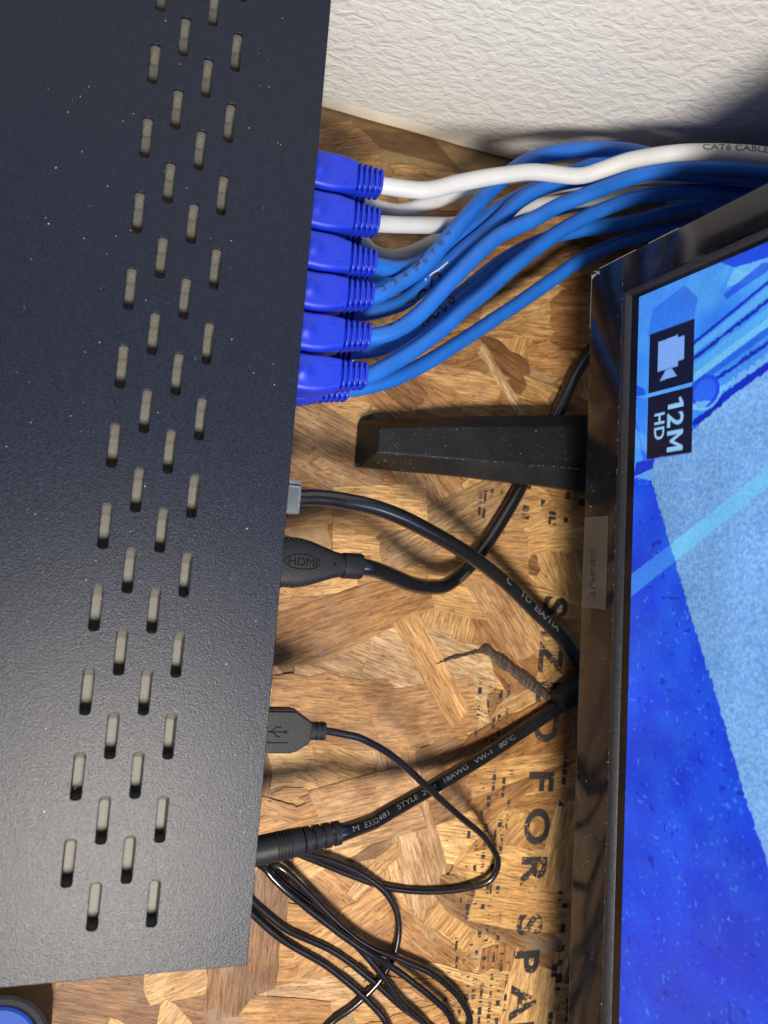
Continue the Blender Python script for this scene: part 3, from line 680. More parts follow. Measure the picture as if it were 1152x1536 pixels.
BLK = {
 'K1': [[136.0,30.0,41.0],[136.1,33.0,41.0],[136.0,36.0,41.0],[135.6,38.9,41.0],[135.1,42.0,41.0],[135.0,45.9,41.1],[135.0,50.2,41.1],[135.3,54.7,41.0],[135.6,59.4,40.6],[136.1,64.3,40.0],[136.9,69.2,39.2],[138.0,74.2,38.1],[139.3,79.3,36.7],[140.8,84.4,35.2],[142.4,89.6,33.5],[144.1,94.9,31.7],[145.9,100.3,29.8],[147.9,105.7,27.9],[150.1,111.1,26.1],[152.5,116.7,24.4],[155.2,122.3,22.6],[157.9,127.7,20.9],[160.6,132.7,19.2],[163.4,137.3,17.5],[166.2,141.8,15.8],[169.1,146.3,14.2],[172.0,150.9,12.9],[174.9,155.5,11.8],[177.9,159.9,10.8],[181.0,164.1,9.8],[184.2,167.9,8.8],[187.5,171.5,7.9],[190.6,175.0,7.0],[193.6,178.3,6.2],[196.5,181.5,5.6],[199.5,184.7,5.0],[202.6,187.9,4.6],[205.8,191.2,4.3],[208.9,194.5,4.0]],
 'K2': [[157.6,58.0,41.0],[157.6,60.6,41.2],[157.6,63.1,41.0],[157.9,65.7,39.7],[158.3,68.5,38.0],[159.0,71.6,36.1],[159.8,74.9,34.1],[160.6,78.4,31.9],[161.6,82.2,29.5],[162.4,86.0,27.0],[162.9,89.7,24.6],[163.2,93.2,22.1],[163.2,96.8,19.8],[163.0,100.3,17.6],[162.6,103.8,15.6],[161.5,107.3,13.6],[159.6,110.9,11.6],[157.2,114.5,9.7],[154.5,117.9,8.0],[151.5,121.1,6.7],[148.2,124.0,5.6],[144.6,126.9,4.8],[140.5,129.9,4.2],[135.9,132.8,3.9],[131.0,135.7,3.7],[126.0,138.5,3.7],[121.2,141.0,3.6],[116.4,143.4,3.5],[111.6,145.5,3.4],[106.9,147.6,3.4],[102.4,149.7,3.4],[97.9,151.8,3.4],[93.6,153.8,3.4],[89.3,155.8,3.4],[85.3,157.7,3.4],[81.4,159.5,3.4],[77.5,161.3,3.4],[73.4,163.1,3.4],[69.1,164.8,3.4],[64.7,166.6,3.4],[60.6,168.6,3.4],[56.8,170.8,3.4],[53.1,173.3,3.4],[49.6,176.0,3.4],[46.2,179.1,3.4],[42.9,182.7,3.4],[39.8,186.4,3.4],[36.6,190.1,3.4]],
 'K4': [[248.0,60.0,38.0],[248.6,63.6,36.4],[249.1,67.2,34.8],[249.3,71.0,33.1],[248.7,75.4,31.0],[247.6,80.1,28.6],[246.2,84.9,26.2],[245.0,89.6,23.9],[243.8,94.1,21.7],[242.7,98.5,19.5],[241.6,102.9,17.4],[240.2,107.3,15.5],[238.8,111.7,13.7],[237.2,116.1,12.2],[235.5,120.5,10.7],[233.8,124.9,9.4],[232.0,129.2,8.3],[230.1,133.6,7.2],[228.1,137.9,6.3],[226.0,142.1,5.6],[223.7,146.3,4.9],[221.4,150.5,4.5],[219.0,154.7,4.1],[216.5,158.9,3.9],[213.8,163.4,3.8],[211.2,167.7,3.8],[208.7,171.6,3.9],[206.5,174.6,4.2],[204.6,177.1,4.6],[202.7,179.5,5.0]],
 'USB': [[213.3,48.0,46.0],[213.2,50.3,46.0],[213.4,52.7,46.0],[213.8,55.3,45.7],[214.4,58.2,45.4],[215.0,61.3,44.9],[215.9,64.7,44.1],[217.6,68.6,42.8],[219.7,72.9,41.0],[222.2,77.4,39.1],[225.0,81.7,37.2],[228.0,86.0,35.3],[231.4,90.4,33.3],[234.8,94.7,31.2],[238.2,99.2,28.9],[241.7,103.8,26.6],[245.2,108.5,24.1],[248.7,113.2,21.7],[252.0,117.7,19.4],[255.1,122.2,17.2],[258.2,126.7,15.0],[261.3,130.8,13.1],[264.7,134.3,11.3],[268.2,137.6,9.8],[271.8,140.2,8.5],[275.2,141.4,7.2],[278.6,141.1,6.1],[281.6,139.7,5.1],[283.5,137.1,4.3],[284.7,133.4,3.5],[285.5,129.3,2.9],[286.1,124.7,2.5],[286.3,119.7,2.1],[286.3,114.6,1.9],[286.0,109.7,1.7],[285.5,104.8,1.6],[284.7,99.9,1.6],[283.7,95.1,1.6],[282.2,90.3,1.6],[280.5,85.5,1.6],[278.6,80.8,1.6],[276.8,76.3,1.6],[275.0,72.0,1.6],[273.3,67.8,1.6],[271.6,63.8,1.6],[270.0,59.9,1.6],[268.4,56.2,1.6],[267.1,52.6,1.6],[266.1,49.2,1.6],[265.5,46.0,1.6],[265.6,43.1,1.5],[266.3,41.3,1.6],[267.7,42.6,2.7],[268.4,45.1,3.5],[267.8,48.6,3.8],[267.4,52.4,4.0],[267.6,56.0,4.1],[268.2,59.7,4.0],[269.3,63.8,4.0],[270.8,68.7,4.0],[272.7,74.0,4.0],[275.0,79.2,4.0],[277.4,83.8,4.0],[280.0,88.0,3.9],[282.8,91.8,3.9],[285.9,95.0,3.8],[289.3,97.5,3.7],[292.9,99.4,3.7],[296.7,100.5,3.6],[300.6,100.9,3.6],[304.7,100.6,3.7],[308.6,99.8,3.6],[312.2,98.5,3.3],[315.8,96.7,2.8],[319.2,94.5,2.4],[322.4,91.6,2.1],[325.4,88.3,1.8],[328.1,84.9,1.6],[330.3,81.3,1.5],[332.2,77.6,1.6],[334.5,74.6,1.6],[337.6,72.1,1.6],[341.2,70.4,1.6],[344.7,70.3,1.6],[348.5,72.3,1.5],[352.1,75.5,1.5],[354.6,79.4,1.6],[356.0,84.7,2.1],[356.5,91.0,2.9],[356.0,96.8,3.6],[354.2,100.5,3.9],[350.7,102.2,4.0],[346.4,102.7,3.9],[342.5,102.3,3.9],[338.6,100.7,4.0],[334.9,98.5,4.0],[331.6,96.1,3.8],[328.9,93.5,3.3],[326.3,90.6,2.8],[323.3,87.3,2.4],[320.0,83.4,2.2],[316.6,79.1,2.0],[313.2,74.6,1.8],[310.1,70.1,1.8],[307.2,65.1,1.7],[304.3,60.1,1.8],[301.4,55.4,1.8],[298.5,51.4,1.8],[295.6,47.8,1.8],[292.7,44.5,1.8],[290.1,41.6,1.8],[287.6,38.8,1.7],[285.3,36.9,1.6],[282.7,36.5,1.6],[281.4,37.2,1.6],[283.3,39.2,1.6],[286.2,42.0,1.6],[289.0,45.2,1.6],[292.1,49.0,1.6],[295.3,53.1,1.6],[298.1,57.5,1.6],[300.4,62.3,1.6],[302.7,67.3,1.6],[305.1,72.3,1.6],[307.9,77.0,1.6],[311.1,81.7,1.6],[314.5,86.1,1.6],[317.9,90.4,1.6],[321.1,94.5,1.6],[324.3,98.2,1.6],[327.4,101.8,1.6],[330.4,105.5,1.6],[333.1,109.2,1.6],[335.7,112.9,1.6],[338.2,116.7,1.6],[340.9,120.6,1.6],[343.5,124.7,1.6],[346.1,128.8,1.6],[348.9,132.6,1.6],[351.9,136.7,1.6],[354.9,140.4,1.6],[357.6,141.9,1.6],[360.1,140.3,1.5],[361.9,137.1,1.5],[361.1,133.9,1.9],[357.7,129.9,2.6],[353.1,125.9,3.4],[348.8,122.4,4.0],[345.1,120.1,4.1],[341.5,118.3,4.1],[338.0,116.2,4.0],[334.9,113.1,4.0],[332.1,109.6,4.1],[329.1,105.9,4.2],[325.6,102.5,4.2],[321.5,99.2,4.2],[317.2,95.9,4.2],[313.0,92.3,4.2],[308.9,88.4,4.2],[304.7,84.2,4.2],[300.7,79.8,4.2],[296.8,75.4,4.2],[293.3,71.3,4.2],[289.9,67.2,4.2],[286.8,63.3,4.2],[284.0,59.6,4.2],[281.6,56.3,4.2],[279.4,53.3,4.2],[277.2,50.7,4.2],[275.1,48.2,3.9],[273.2,46.6,4.0],[271.4,46.8,4.8],[271.3,48.4,5.7],[272.7,51.1,6.5],[274.9,54.0,6.7],[277.9,57.2,6.6],[281.0,60.6,6.5],[284.2,63.9,6.5],[287.5,67.4,6.5],[290.8,70.9,6.5],[294.0,74.5,6.5],[297.0,78.2,6.6],[300.0,82.0,6.6],[302.6,86.0,6.5],[305.0,90.2,6.2],[307.0,94.6,5.7],[309.0,99.1,5.2],[311.1,103.5,4.9],[313.1,107.9,4.7],[315.1,112.3,4.6],[317.4,116.4,4.5],[320.1,120.4,4.4],[323.1,124.1,4.3],[326.2,127.5,4.2],[329.4,130.3,4.2],[332.8,132.8,4.1],[336.2,134.5,4.0],[339.6,134.9,3.9],[343.0,134.4,3.9],[343.8,132.8,4.3],[341.9,130.1,5.3],[339.4,127.6,6.1],[336.4,125.9,6.4],[333.2,124.2,6.5],[330.2,121.7,6.6],[327.4,118.5,6.7],[324.6,115.1,6.8],[321.7,111.4,6.8],[318.7,107.3,6.8],[315.6,103.1,6.8],[312.7,98.9,7.0],[310.0,94.9,7.4],[307.5,91.0,8.1],[305.0,87.0,8.7],[302.3,82.9,9.1],[299.4,78.7,9.2],[296.5,74.5,9.1],[293.5,70.4,9.0],[290.5,66.3,9.0],[287.4,62.2,9.1],[284.4,58.4,9.1],[281.6,54.8,9.0],[279.1,51.6,8.7],[276.7,48.8,8.3],[274.6,46.5,7.8],[272.7,44.9,7.4],[271.4,43.1,6.4],[270.6,41.1,5.0]],
}
BASE = [24.8 + 14.1*i for i in range(6)]
TIPS = [22.5, 36.6, 51.9, 63.5, 78.0, 92.0]
def make_boot(parent, bx, tx, zc, upper):
    tipy = 55.3 if upper else 53.3
    def cxy(y): 
        t = max(0, min(1, (y - 34) / (tipy - 34)))
        return bx + (tx - bx)*t*t*(3 - 2*t)*.6 + (tx - bx)*.4*t
    def ring(y, w, h, e=5.0, dz=0): return [(x, y, z) for x, z in superellipse(cxy(y), zc + dz, w, h, 32, e)]
    e0 = tipy - 55.3
    s = 1 if upper else -1
    cx = bx - .2
    prof = [(28.6, 12.9, 13.0), (37, 12.9, 13.0), (39.5 + e0, 12.6, 12.8), (43.5 + e0, 11.2, 11.6), (45.1 + e0, 10.7, 11.2)]
    rings = []
    for y in list(np.arange(28.6, 37, .6)) + [37, 38.2, 39.5 + e0, 41 + e0, 42.4 + e0, 43.5 + e0, 45.1 + e0]:
        w = np.interp(y, [q[0] for q in prof], [q[1] for q in prof]); h = np.interp(y, [q[0] for q in prof], [q[2] for q in prof])
        rg_ = []
        R_ = 1.9
        per = []
        hw, hh = w/2, h/2
        for (qx, qy, a0) in ((hw - R_, hh - R_, 0), (-hw + R_, hh - R_, 90), (-hw + R_, -hh + R_, 180), (hw - R_, -hh + R_, 270)):
            for k in range(6):
                a = math.radians(a0 + 18*k); per.append((qx + R_*math.cos(a), qy + R_*math.sin(a)))
            nx_, ny_ = {0: (-hw + R_, hh), 90: (-hw, -hh + R_), 180: (hw - R_, -hh), 270: (hw, hh - R_)}[a0]
            lx, ly = per[-1]
            for k in range(1, 14): per.append((lx + (nx_ - lx)*k/14, ly + (ny_ - ly)*k/14))
        for x, z in per:
            top = max(0, min(1, (z*s/(h/2) - .9)/.08))
            z += s*1.25*top*math.exp(-((x + .2)/2.7)**2 - ((y - 32.2)/2.5)**2)
            rg_.append((cxy(y) + x, y, zc + z))
        rings.append(rg_)
    rings.append(ring(45.3 + e0, 10.2, 10.8))
    m = MB().loft(rings[:-1])
    zt = zc + s*6.45
    m.box((cx - 3.2, 38.3 + e0, min(zt, zt - s*.5)), (cx + 3.0, 42.0 + e0, max(zt, zt - s*.5)), 0)
    boot = m.build('plug_boot', M['boot'], parent, sharp=32)
    nk = []
    y = 45.3 + e0; w = 10.7
    nk.append(ring(y, 8.2, 8.6, 3))
    for k in range(5):
        nk += [ring(y + .86, max(6.7, w - 3.4), max(6.8, w - 3.2), 3), ring(y + .89, w - .15, w + .3, 4.2), ring(y + 1.10, w - .05, w + .4, 4.2), ring(y + 1.72, w - .2, w + .25, 4.0), ring(y + 1.83, w - .45, w, 4.0), ring(y + 1.86, max(6.7, w - 3.4), max(6.8, w - 3.2), 3)]
        y += 1.98; w -= .42
    nk.append(ring(y + .1, max(6.7, w - 3.4), max(6.8, w - 3.2), 3))
    m = MB().loft(nk)
    for sx in (-1, 1):       # side webs that tie the ribs together
        v = [(cxy(45.2+e0) + sx*4.0, 45.2 + e0, zc - 1.7), (cxy(45.2+e0) + sx*5.0, 45.2 + e0, zc - 1.7), (cxy(45.2+e0) + sx*5.0, 45.2 + e0, zc + 1.7), (cxy(45.2+e0) + sx*4.0, 45.2 + e0, zc + 1.7)]
        w2 = [(cxy(y) + sx*3.2, y - .4, zc - 1.4), (cxy(y) + sx*4.05, y - .4, zc - 1.4), (cxy(y) + sx*4.05, y - .4, zc + 1.4), (cxy(y) + sx*3.2, y - .4, zc + 1.4)]
        m.loft([v, w2])
    m.build('strain_relief', M['boot'], boot, sharp=30)
    return boot
ORD = ['first', 'second', 'third', 'fourth', 'fifth', 'sixth']
spec = {
 'W1': (0, 1, 'white', 'white network cable with printed lettering crossing over the whole blue bundle'),
 'W2': (1, 1, 'white', 'white network cable in upper row, second port from the wall, passing under numbered blue cable'),
 'B3': (2, 1, 'blue', 'blue network cable in upper row, third port from the wall, ducking under numbered cable'),
 'B4': (3, 1, 'blue', 'blue network cable printed with the digits 2 to 9, curving against the wall'),
 'B5': (4, 1, 'blue', 'blue network cable in upper row, fifth port from the wall, unmarked'),
 'B6': (5, 1, 'blue', 'blue network cable in upper row, port farthest from the wall'),
 'W1L': (0, 0, 'white', 'white network cable in lower row, port nearest the wall'),
 'W2L': (1, 0, 'white', 'white network cable in lower row, second port from the wall, lying on the shelf'),
 'B3L': (2, 0, 'blue', 'blue network cable in lower row, third port from the wall, buried beneath the bundle'),
 'B4L': (3, 0, 'blue', 'blue network cable with marker scribbles and white scratch, lower row, fourth port from wall'),
 'B5L': (4, 0, 'blue', 'blue network cable with thick black handwritten marker letters, lower row, fifth port from wall'),
 'B6L': (5, 0, 'blue', 'blue network cable in lower row, port farthest from the wall, nearest the monitor foot'),
}
cords = {}
for k, (nm, (i, up, col, lab)) in enumerate(spec.items()):
    zc = 48.0 if up else 33.5
    th = empty('network_cable', (BASE[i], 28.6, zc))
    tag(th, lab, 'cable', 'network cables plugged into the recorder')
    tx = TIPS[i] if up else BASE[i] - 1.5
    make_boot(th, BASE[i], tx, zc, up)
    P = resample(NET[nm], 2.5)
    cords[nm] = (P, th)
    tube(P, 3.0, 18, 0.022, k).build('cord', M['cord_' + col], th, sharp=80)
P, th = cords['W1']
w = Wrap(P, 3.0, 0.15); w.text('CAT6 CABLE', 128, 2.4, 0.01, 1.2).build('printed_text', M['print_grey'], th, smooth=False)
P, th = cords['B4']
Wrap(P, 3.0, 0.25).text('2  3  4  5  6  7  8  9', 9.5, 2.1, 0.0, 1.62).build('printed_text', M['print_dark'], th, smooth=False)
Wrap(P, 3.0, 0.0).strokes([[(25, 2.6), (26.5, 3.4), (29, 3.0), (29, 1.6), (27, 1.4)], [(30.5, 3.6), (32, 2.9), (34, 3.6)], [(21, 3.0), (22.5, 3.5), (24, 2.8)]], .8).build('marker_scribble', M['marker'], th, smooth=False)
P, th = cords['B4L']
Wrap(P, 3.0, -0.1).strokes([[(a + 17, b) for a, b in l] for l in [[(13, -2.6), (14.5, -1), (17, -1.2), (17.4, -2.6)], [(20, -2.8), (21.5, -.6), (24, 0.0), (25.5, -.8), (25, -2)], [(8, -1.8), (10, -1.4), (12, -2.2)]]], 1.0).build('marker_scribble', M['marker'], th, smooth=False)
Wrap(P, 3.0, 0.1).strokes([[(39, .6), (41, .4), (44, -.2), (48, -.3)], [(36.6, .2), (37.4, 1.0)]], .4).build('scratch', M['scrap'], th, smooth=False)
P, th = cords['B5']
Wrap(P, 3.0, 0.0).strokes([[(14, 3.0), (15.5, 2.2), (17, 3.0)], [(19, 3.1), (20, 2.4)]], .8).build('marker_scribble', M['marker'], th, smooth=False)
P, th = cords['B5L']
Wrap(P, 3.0, 0.1).strokes([[(a + 12, b*1.25) for a, b in l] for l in [[(27, -1.6), (27.6, .8)], [(29, -1), (31.5, -.4), (34, .6), (36.5, 1.2)], [(32, .4), (34.5, -1.6), (36.5, -.6)], [(40, 1.8), (38.4, .4), (39.6, -1.4), (41, -.4)], [(39, 1.9), (44, 1.6), (46, .2), (44.6, -1.2), (43, .2)]]], 1.0).build('marker_scribble', M['marker'], th, smooth=False)
P, th = cords['B6L']
Wrap(P, 3.0, 0.3).strokes([[(3, 1.0), (6, 1.2)], [(14, .2), (17, .4)]], .25).build('scratch', M['scrap'], th, smooth=False)
P, th = cords['B6']
Wrap(P, 3.0, 0.1).strokes([[(4, 1.0), (5, 2.2), (5.4, 1.0)], [(6.4, 1.6), (7.4, 2.4)]], .25).build('scratch', M['scrap'], th, smooth=False)

# ------------------------------------------------------------------ black network cable with clear plug
th = empty('black_network_cable', (136, 28.6, 41))
tag(th, 'glossy black network cable with clear plug, printed lettering, crossing over the video cable', 'cable')
pl = MB().box((130.2, 24, 37), (141.6, 37.0, 45.2), .5).build('clear_plug', M['clear'], th)
MB().box((132.4, 25, 45.2), (139.4, 36.4, 46.6), .4).build('latch', M['clear'], pl)
P = resample(BLK['K1'], 2.5)
tube(P, 2.95, 18, 0.02, 50).build('cord', M['cord_black'], th, sharp=80)
w = Wrap(P, 2.95, 0.35)
w.text('C    TO  EIA/TIA', 104, 2.4, 0.0, 1.6).build('printed_text', M['print_grey'], th, smooth=False)

# ------------------------------------------------------------------ video cable
th = empty('video_cable', (158, 28.6, 41))
tag(th, 'black video cable with flared moulded plug bending under the monitor foot', 'cable')
def hring(y, w, h, e=3.4): return [(x, y, z) for x, z in superellipse(158.2 - .02*(y-29), 41, w, h, 36, e)]
pl = MB().loft([hring(28.6, 17.6, 10.4), hring(38, 17.2, 10.4), hring(42, 15.6, 10.2), hring(47, 12.2, 9.6), hring(51, 9.4, 9.0), hring(53.6, 8.4, 8.6, 2.6), hring(53.8, 7.8, 8.0, 2.6), hring(54.5, 7.8, 8.0, 2.4), hring(54.7, 9.0, 9.0, 2.5), hring(60.8, 9.2, 9.0, 2.3), hring(61.6, 8.4, 8.2, 2.3), hring(61.7, 5.6, 5.4, 2)]).build('plug', M['rubber'], th, sharp=40)
for s in (-1, 1):
    m = MB()
    for k in range(9):
        y = 30.2 + k*1.75
        hw = 8.7 if y < 38.5 else 8.7 - (y - 38.5)*.42
        m.box((158 + s*(hw - .9) - .55, y, 38.6), (158 + s*(hw - .9) + .55, y + .9, 44.6), .2)
    m.build('finger_grip', M['rubber'], pl)
ov = []
for k in range(48):
    a = 2*math.pi*k/48
    cx, cy = 157.6, 39.2
    ov.append([(cx + math.cos(a)*(2.5 + q), cy + math.sin(a)*(6.1 + q), 46.22 + h) for q, h in ((-.16, -.2), (-.16, .1), (.16, .1), (.16, -.2))])
def ptop(x, y):
    h = np.interp(y, [28.6, 38, 42, 47, 51], [10.4, 10.4, 10.2, 9.6, 9.0]); wd = np.interp(y, [28.6, 38, 42, 47, 51], [17.6, 17.2, 15.6, 12.2, 9.4])
    q = min(.98, abs(x - 158.0)*2/wd)
    return 41 + h/2*(1 - q**3.4)**(1/3.4)
ov = [[(x, y, ptop(x, y) + (z - 46.22)) for x, y, z in r_] for r_ in ov]
m = MB(); ov.append(ov[0]); m.loft(ov, caps=False)
V, F = glyphs('HDMI', 2.6, 0.0)
x0 = max(v[0] for v in V)
m2 = MB().add([(157.6 + 1.3 - y, 39.2 - x0*.55 + x*1.1, ptop(157.6 + 1.3 - y, 39.2 - x0*.55 + x*1.1) + .08) for x, y in V], F)
m.add(m2.v, m2.f)
m.build('moulded_logo', M['groove'], pl, smooth=False)
lathe_along((157.4, 50.6, 45.2), (157.4, 50.6, 46), [(0, .55), (.45, .55)], 12).build('pin_hole', M['border'], pl)
P = resample(BLK['K2'], 2.2)
tube(P, 3.0, 18, 0.008, 51).build('cord', M['cord_black'], th, sharp=80)
w = Wrap(P, 3.0, -0.45)
w.text('SPEED', 62, 1.7, 0.0, 1.1).build('printed_text', M['print_grey'], th, smooth=False)

# ------------------------------------------------------------------ thin mouse lead
th = empty('usb_lead', (213, 28.6, 46))
tag(th, 'thin black lead with flat hexagonal plug, its slack coiled in loops on the shelf', 'cable')
def hexa(z0, z1, b):
    poly = [(206.1, 27), (206.1, 40.6), (209.9, 46.4), (216.6, 46.4), (220.0, 40.6), (220.0, 27)]
    bm = bmesh.new()
    lo = [bm.verts.new((x, y, z0)) for x, y in poly]; hi = [bm.verts.new((x, y, z1)) for x, y in poly]
    bm.faces.new(lo[::-1]); bm.faces.new(hi)
    for k in range(6): bm.faces.new((lo[k], lo[(k+1) % 6], hi[(k+1) % 6], hi[k]))
    bmesh.ops.bevel(bm, geom=bm.edges[:], offset=b, segments=3, affect='EDGES')
    m = MB(); m.addbm(bm); return m
pl = hexa(42.2, 49.8, .7).build('plug', M['rubber'], th, sharp=50)
def ur(y, w, h): return [(x, y, z) for x, z in superellipse(213.3, 46, w, h, 24, 3)]
rr = [ur(46.2, 4.6, 4.6)]
for y in (46.5, 48.4, 50.3): rr += [ur(y, 4.4, 4.4), ur(y + .05, 6.0, 5.6), ur(y + 1.3, 5.8, 5.4), ur(y + 1.35, 4.4, 4.4)]
rr.append(ur(51.8, 3.6, 3.6))
MB().loft(rr).build('strain_relief', M['rubber'], pl)
class Flat:
    def __init__(s, x, y, z): s.o = (x, y, z)
    def at(s, a, b): return (s.o[0] - b, s.o[1] + a, s.o[2])
fl = Flat(213, 34, 49.84)
m = Wrap.strokes(fl, [[(-3, 0), (3.4, 0)], [(-1.5, 0), (.4, 1.5), (2, 1.5)], [(-.6, 0), (.8, -1.4), (1.8, -1.4)], [(3.2, .5), (4.0, 0), (3.2, -.5)], [(-4, -3.4), (4.6, -3.4)]], .34)
m.build('moulded_symbol', M['groove'], pl, smooth=False)
P = resample(BLK['USB'], 1.6)
tube(P, 1.3, 12, 0.0, 52).build('cord', M['cord_thin'], th, sharp=80)

# ------------------------------------------------------------------ power lead
th = empty('power_lead', (254.4, 28.6, 41))
tag(th, 'thick black power lead with round ribbed plug and pale lettering running to the monitor', 'cable')
A0, A1 = (254.6, 27, 40.4), (249.0, 63.5, 38.3)
prof = [(0, 4.6), (12.5, 4.7)]
for k in range(5): prof += [(12.6 + k*1.1, 4.75), (12.65 + k*1.1, 4.35), (13.1 + k*1.1, 4.35), (13.15 + k*1.1, 4.75)]
prof += [(22.0, 4.55), (22.4, 4.0)]
pl = lathe_along(A0, A1, prof, 32).build('plug', M['rubber'], th, sharp=40)
prof = [(22.2, 3.3)]
for k in range(4): prof += [(22.6 + k*3.5, 3.3), (22.7 + k*3.5, 4.4 - .12*k), (24.9 + k*3.5, 4.35 - .12*k), (25.0 + k*3.5, 3.3)]
prof += [(36.8, 3.0)]
pr = lathe_along(A0, A1, prof, 32)
pr.build('strain_relief', M['rubber'], pl, sharp=40)
P = resample(BLK['K4'], 2.5)
P = np.vstack([[np.array(A0) + (np.array(A1) - np.array(A0))*.8, np.array(A1)], [q for q in P if q[1] > 76]])
P = resample(P, 2.0)
tube(P, 3.0, 18, 0.006, 53).build('cord', M['cord_black'], th, sharp=80)
w = Wrap(P, 3.0, 0.38)
w.text('M  E332481   STYLE  2464   18AWG   VW-1   80°C', 9, 1.8, 0.0, 1.65).build('printed_text', M['print_grey'], th, smooth=False)
lathe_along((209, 166, 5.6), (196, 186, 5.6), [(0, 3.4), (.6, 4.6), (5, 5.4), (16, 5.4), (20, 4.8), (24, 3.2)], 24).build('coupling', M['rubber'], th)

# ------------------------------------------------------------------ monitor
mon = empty('monitor', (100, 178, 0))
tag(mon, 'glossy black framed monitor showing a blue camera picture, standing on chunky feet', 'monitor')
MA = Vector((38.984, 140.2, 54.0)); D1 = Vector((0.99970, 0.02434, 0)); D2 = Vector((-0.00202, 0.08306, 0.99654)); DN = D1.cross(D2).normalized()
def ml(s, t, n=0.0): return MA + D1*s + D2*t + DN*n
W, H = 516.0, 318.0
def sweep(prof, name, mat, sharp=25, parent=mon):
    m = MB(); rings = []
    for b, l, n in prof:
        rings.append([ml(l, b, n), ml(W - l, b, n), ml(W - l, H - l, n), ml(l, H - l, n)])
    m.loft(rings, caps=False)
    return m.build(name, mat, parent, sharp=sharp)
bez = sweep([(0, 0, -14), (0, 0, -.7), (.2, .2, -.2), (.7, .7, 0), (17.9, 13.8, 0), (18.0, 13.9, -.3)], 'bezel', M['gloss'])
sweep([(17.95, 13.85, -.4), (18.1, 14.0, .55), (18.5, 14.2, .75), (20.0, 15.1, .75), (20.4, 15.3, .55), (21.8, 16.0, -.75)], 'inner_ridge', M['ridge'], parent=mon)
sweep([(21.6, 15.9, -.75), (25.3, 17.5, -.8)], 'screen_border', M['border'])
m = MB().loft([[ml(s, t, n) for s, t in ((1, 1), (W - 1, 1), (W - 1, H - 1), (1, H - 1))] for n in (-1.6, -14)] )
m.loft([[ml(s, t, n) for s, t in q] for n, q in ((-13.9, ((5, 5), (W-5, 5), (W-5, H-5), (5, H-5))), (-24, ((22, 22), (W-22, 22), (W-22, H-22), (22, H-22))), (-40, ((60, 60), (W-60, 60), (W-60, H-60), (60, H-60))))])
m.build('back_housing', M['housing'], mon)
# picture on the screen
def srgb(c):
    c = np.asarray(c, float)/255.
    return np.where(c <= .04045, c/12.92, ((c + .055)/1.055)**2.4)
GL = {}
def text_mask(txt, s0, t0, size, S, T, bold, stretch=1.0):
    V, F = glyphs(txt, size, bold, fine=99)
    V = np.array(V); V[:, 0] -= V[:, 0].min(); V[:, 0] *= stretch
    mask = np.zeros(S.shape, bool)
    for f in F:
        a, b, c = V[list(f)] + np.array([s0, t0])
        lo = np.minimum(np.minimum(a, b), c); hi = np.maximum(np.maximum(a, b), c)
        box = (S >= lo[0]) & (S <= hi[0]) & (T >= lo[1]) & (T <= hi[1])
        if not box.any(): continue
        x, y = S[box], T[box]
        def e(p, q): return (q[0]-p[0])*(y-p[1]) - (q[1]-p[1])*(x-p[0])
        k1, k2, k3 = e(a, b), e(b, c), e(c, a)
        ins = ((k1 >= 0) & (k2 >= 0) & (k3 >= 0)) | ((k1 <= 0) & (k2 <= 0) & (k3 <= 0))
        tmp = mask[box]; tmp |= ins; mask[box] = tmp
    return mask
def inpoly(S, T, poly):
    r = np.zeros(S.shape, bool); n = len(poly)
    for i in range(n):
        (x1, y1), (x2, y2) = poly[i], poly[(i+1) % n]
        if y1 == y2: continue
        c = ((y1 > T) != (y2 > T)) & (S < (x2 - x1)*(T - y1)/(y2 - y1) + x1)
        r ^= c
    return r
rg = np.random.default_rng(5)
def smooth_noise(S, T, scale, seed):
    g = np.random.default_rng(seed).random((260, 260))
    x = (S/scale) % 250; y = (T/scale) % 250
    i = x.astype(int); j = y.astype(int); fx = x - i; fy = y - j
    fx = fx*fx*(3 - 2*fx); fy = fy*fy*(3 - 2*fy)
    return (g[i, j]*(1-fx) + g[i+1, j]*fx)*(1-fy) + (g[i, j+1]*(1-fx) + g[i+1, j+1]*fx)*fy
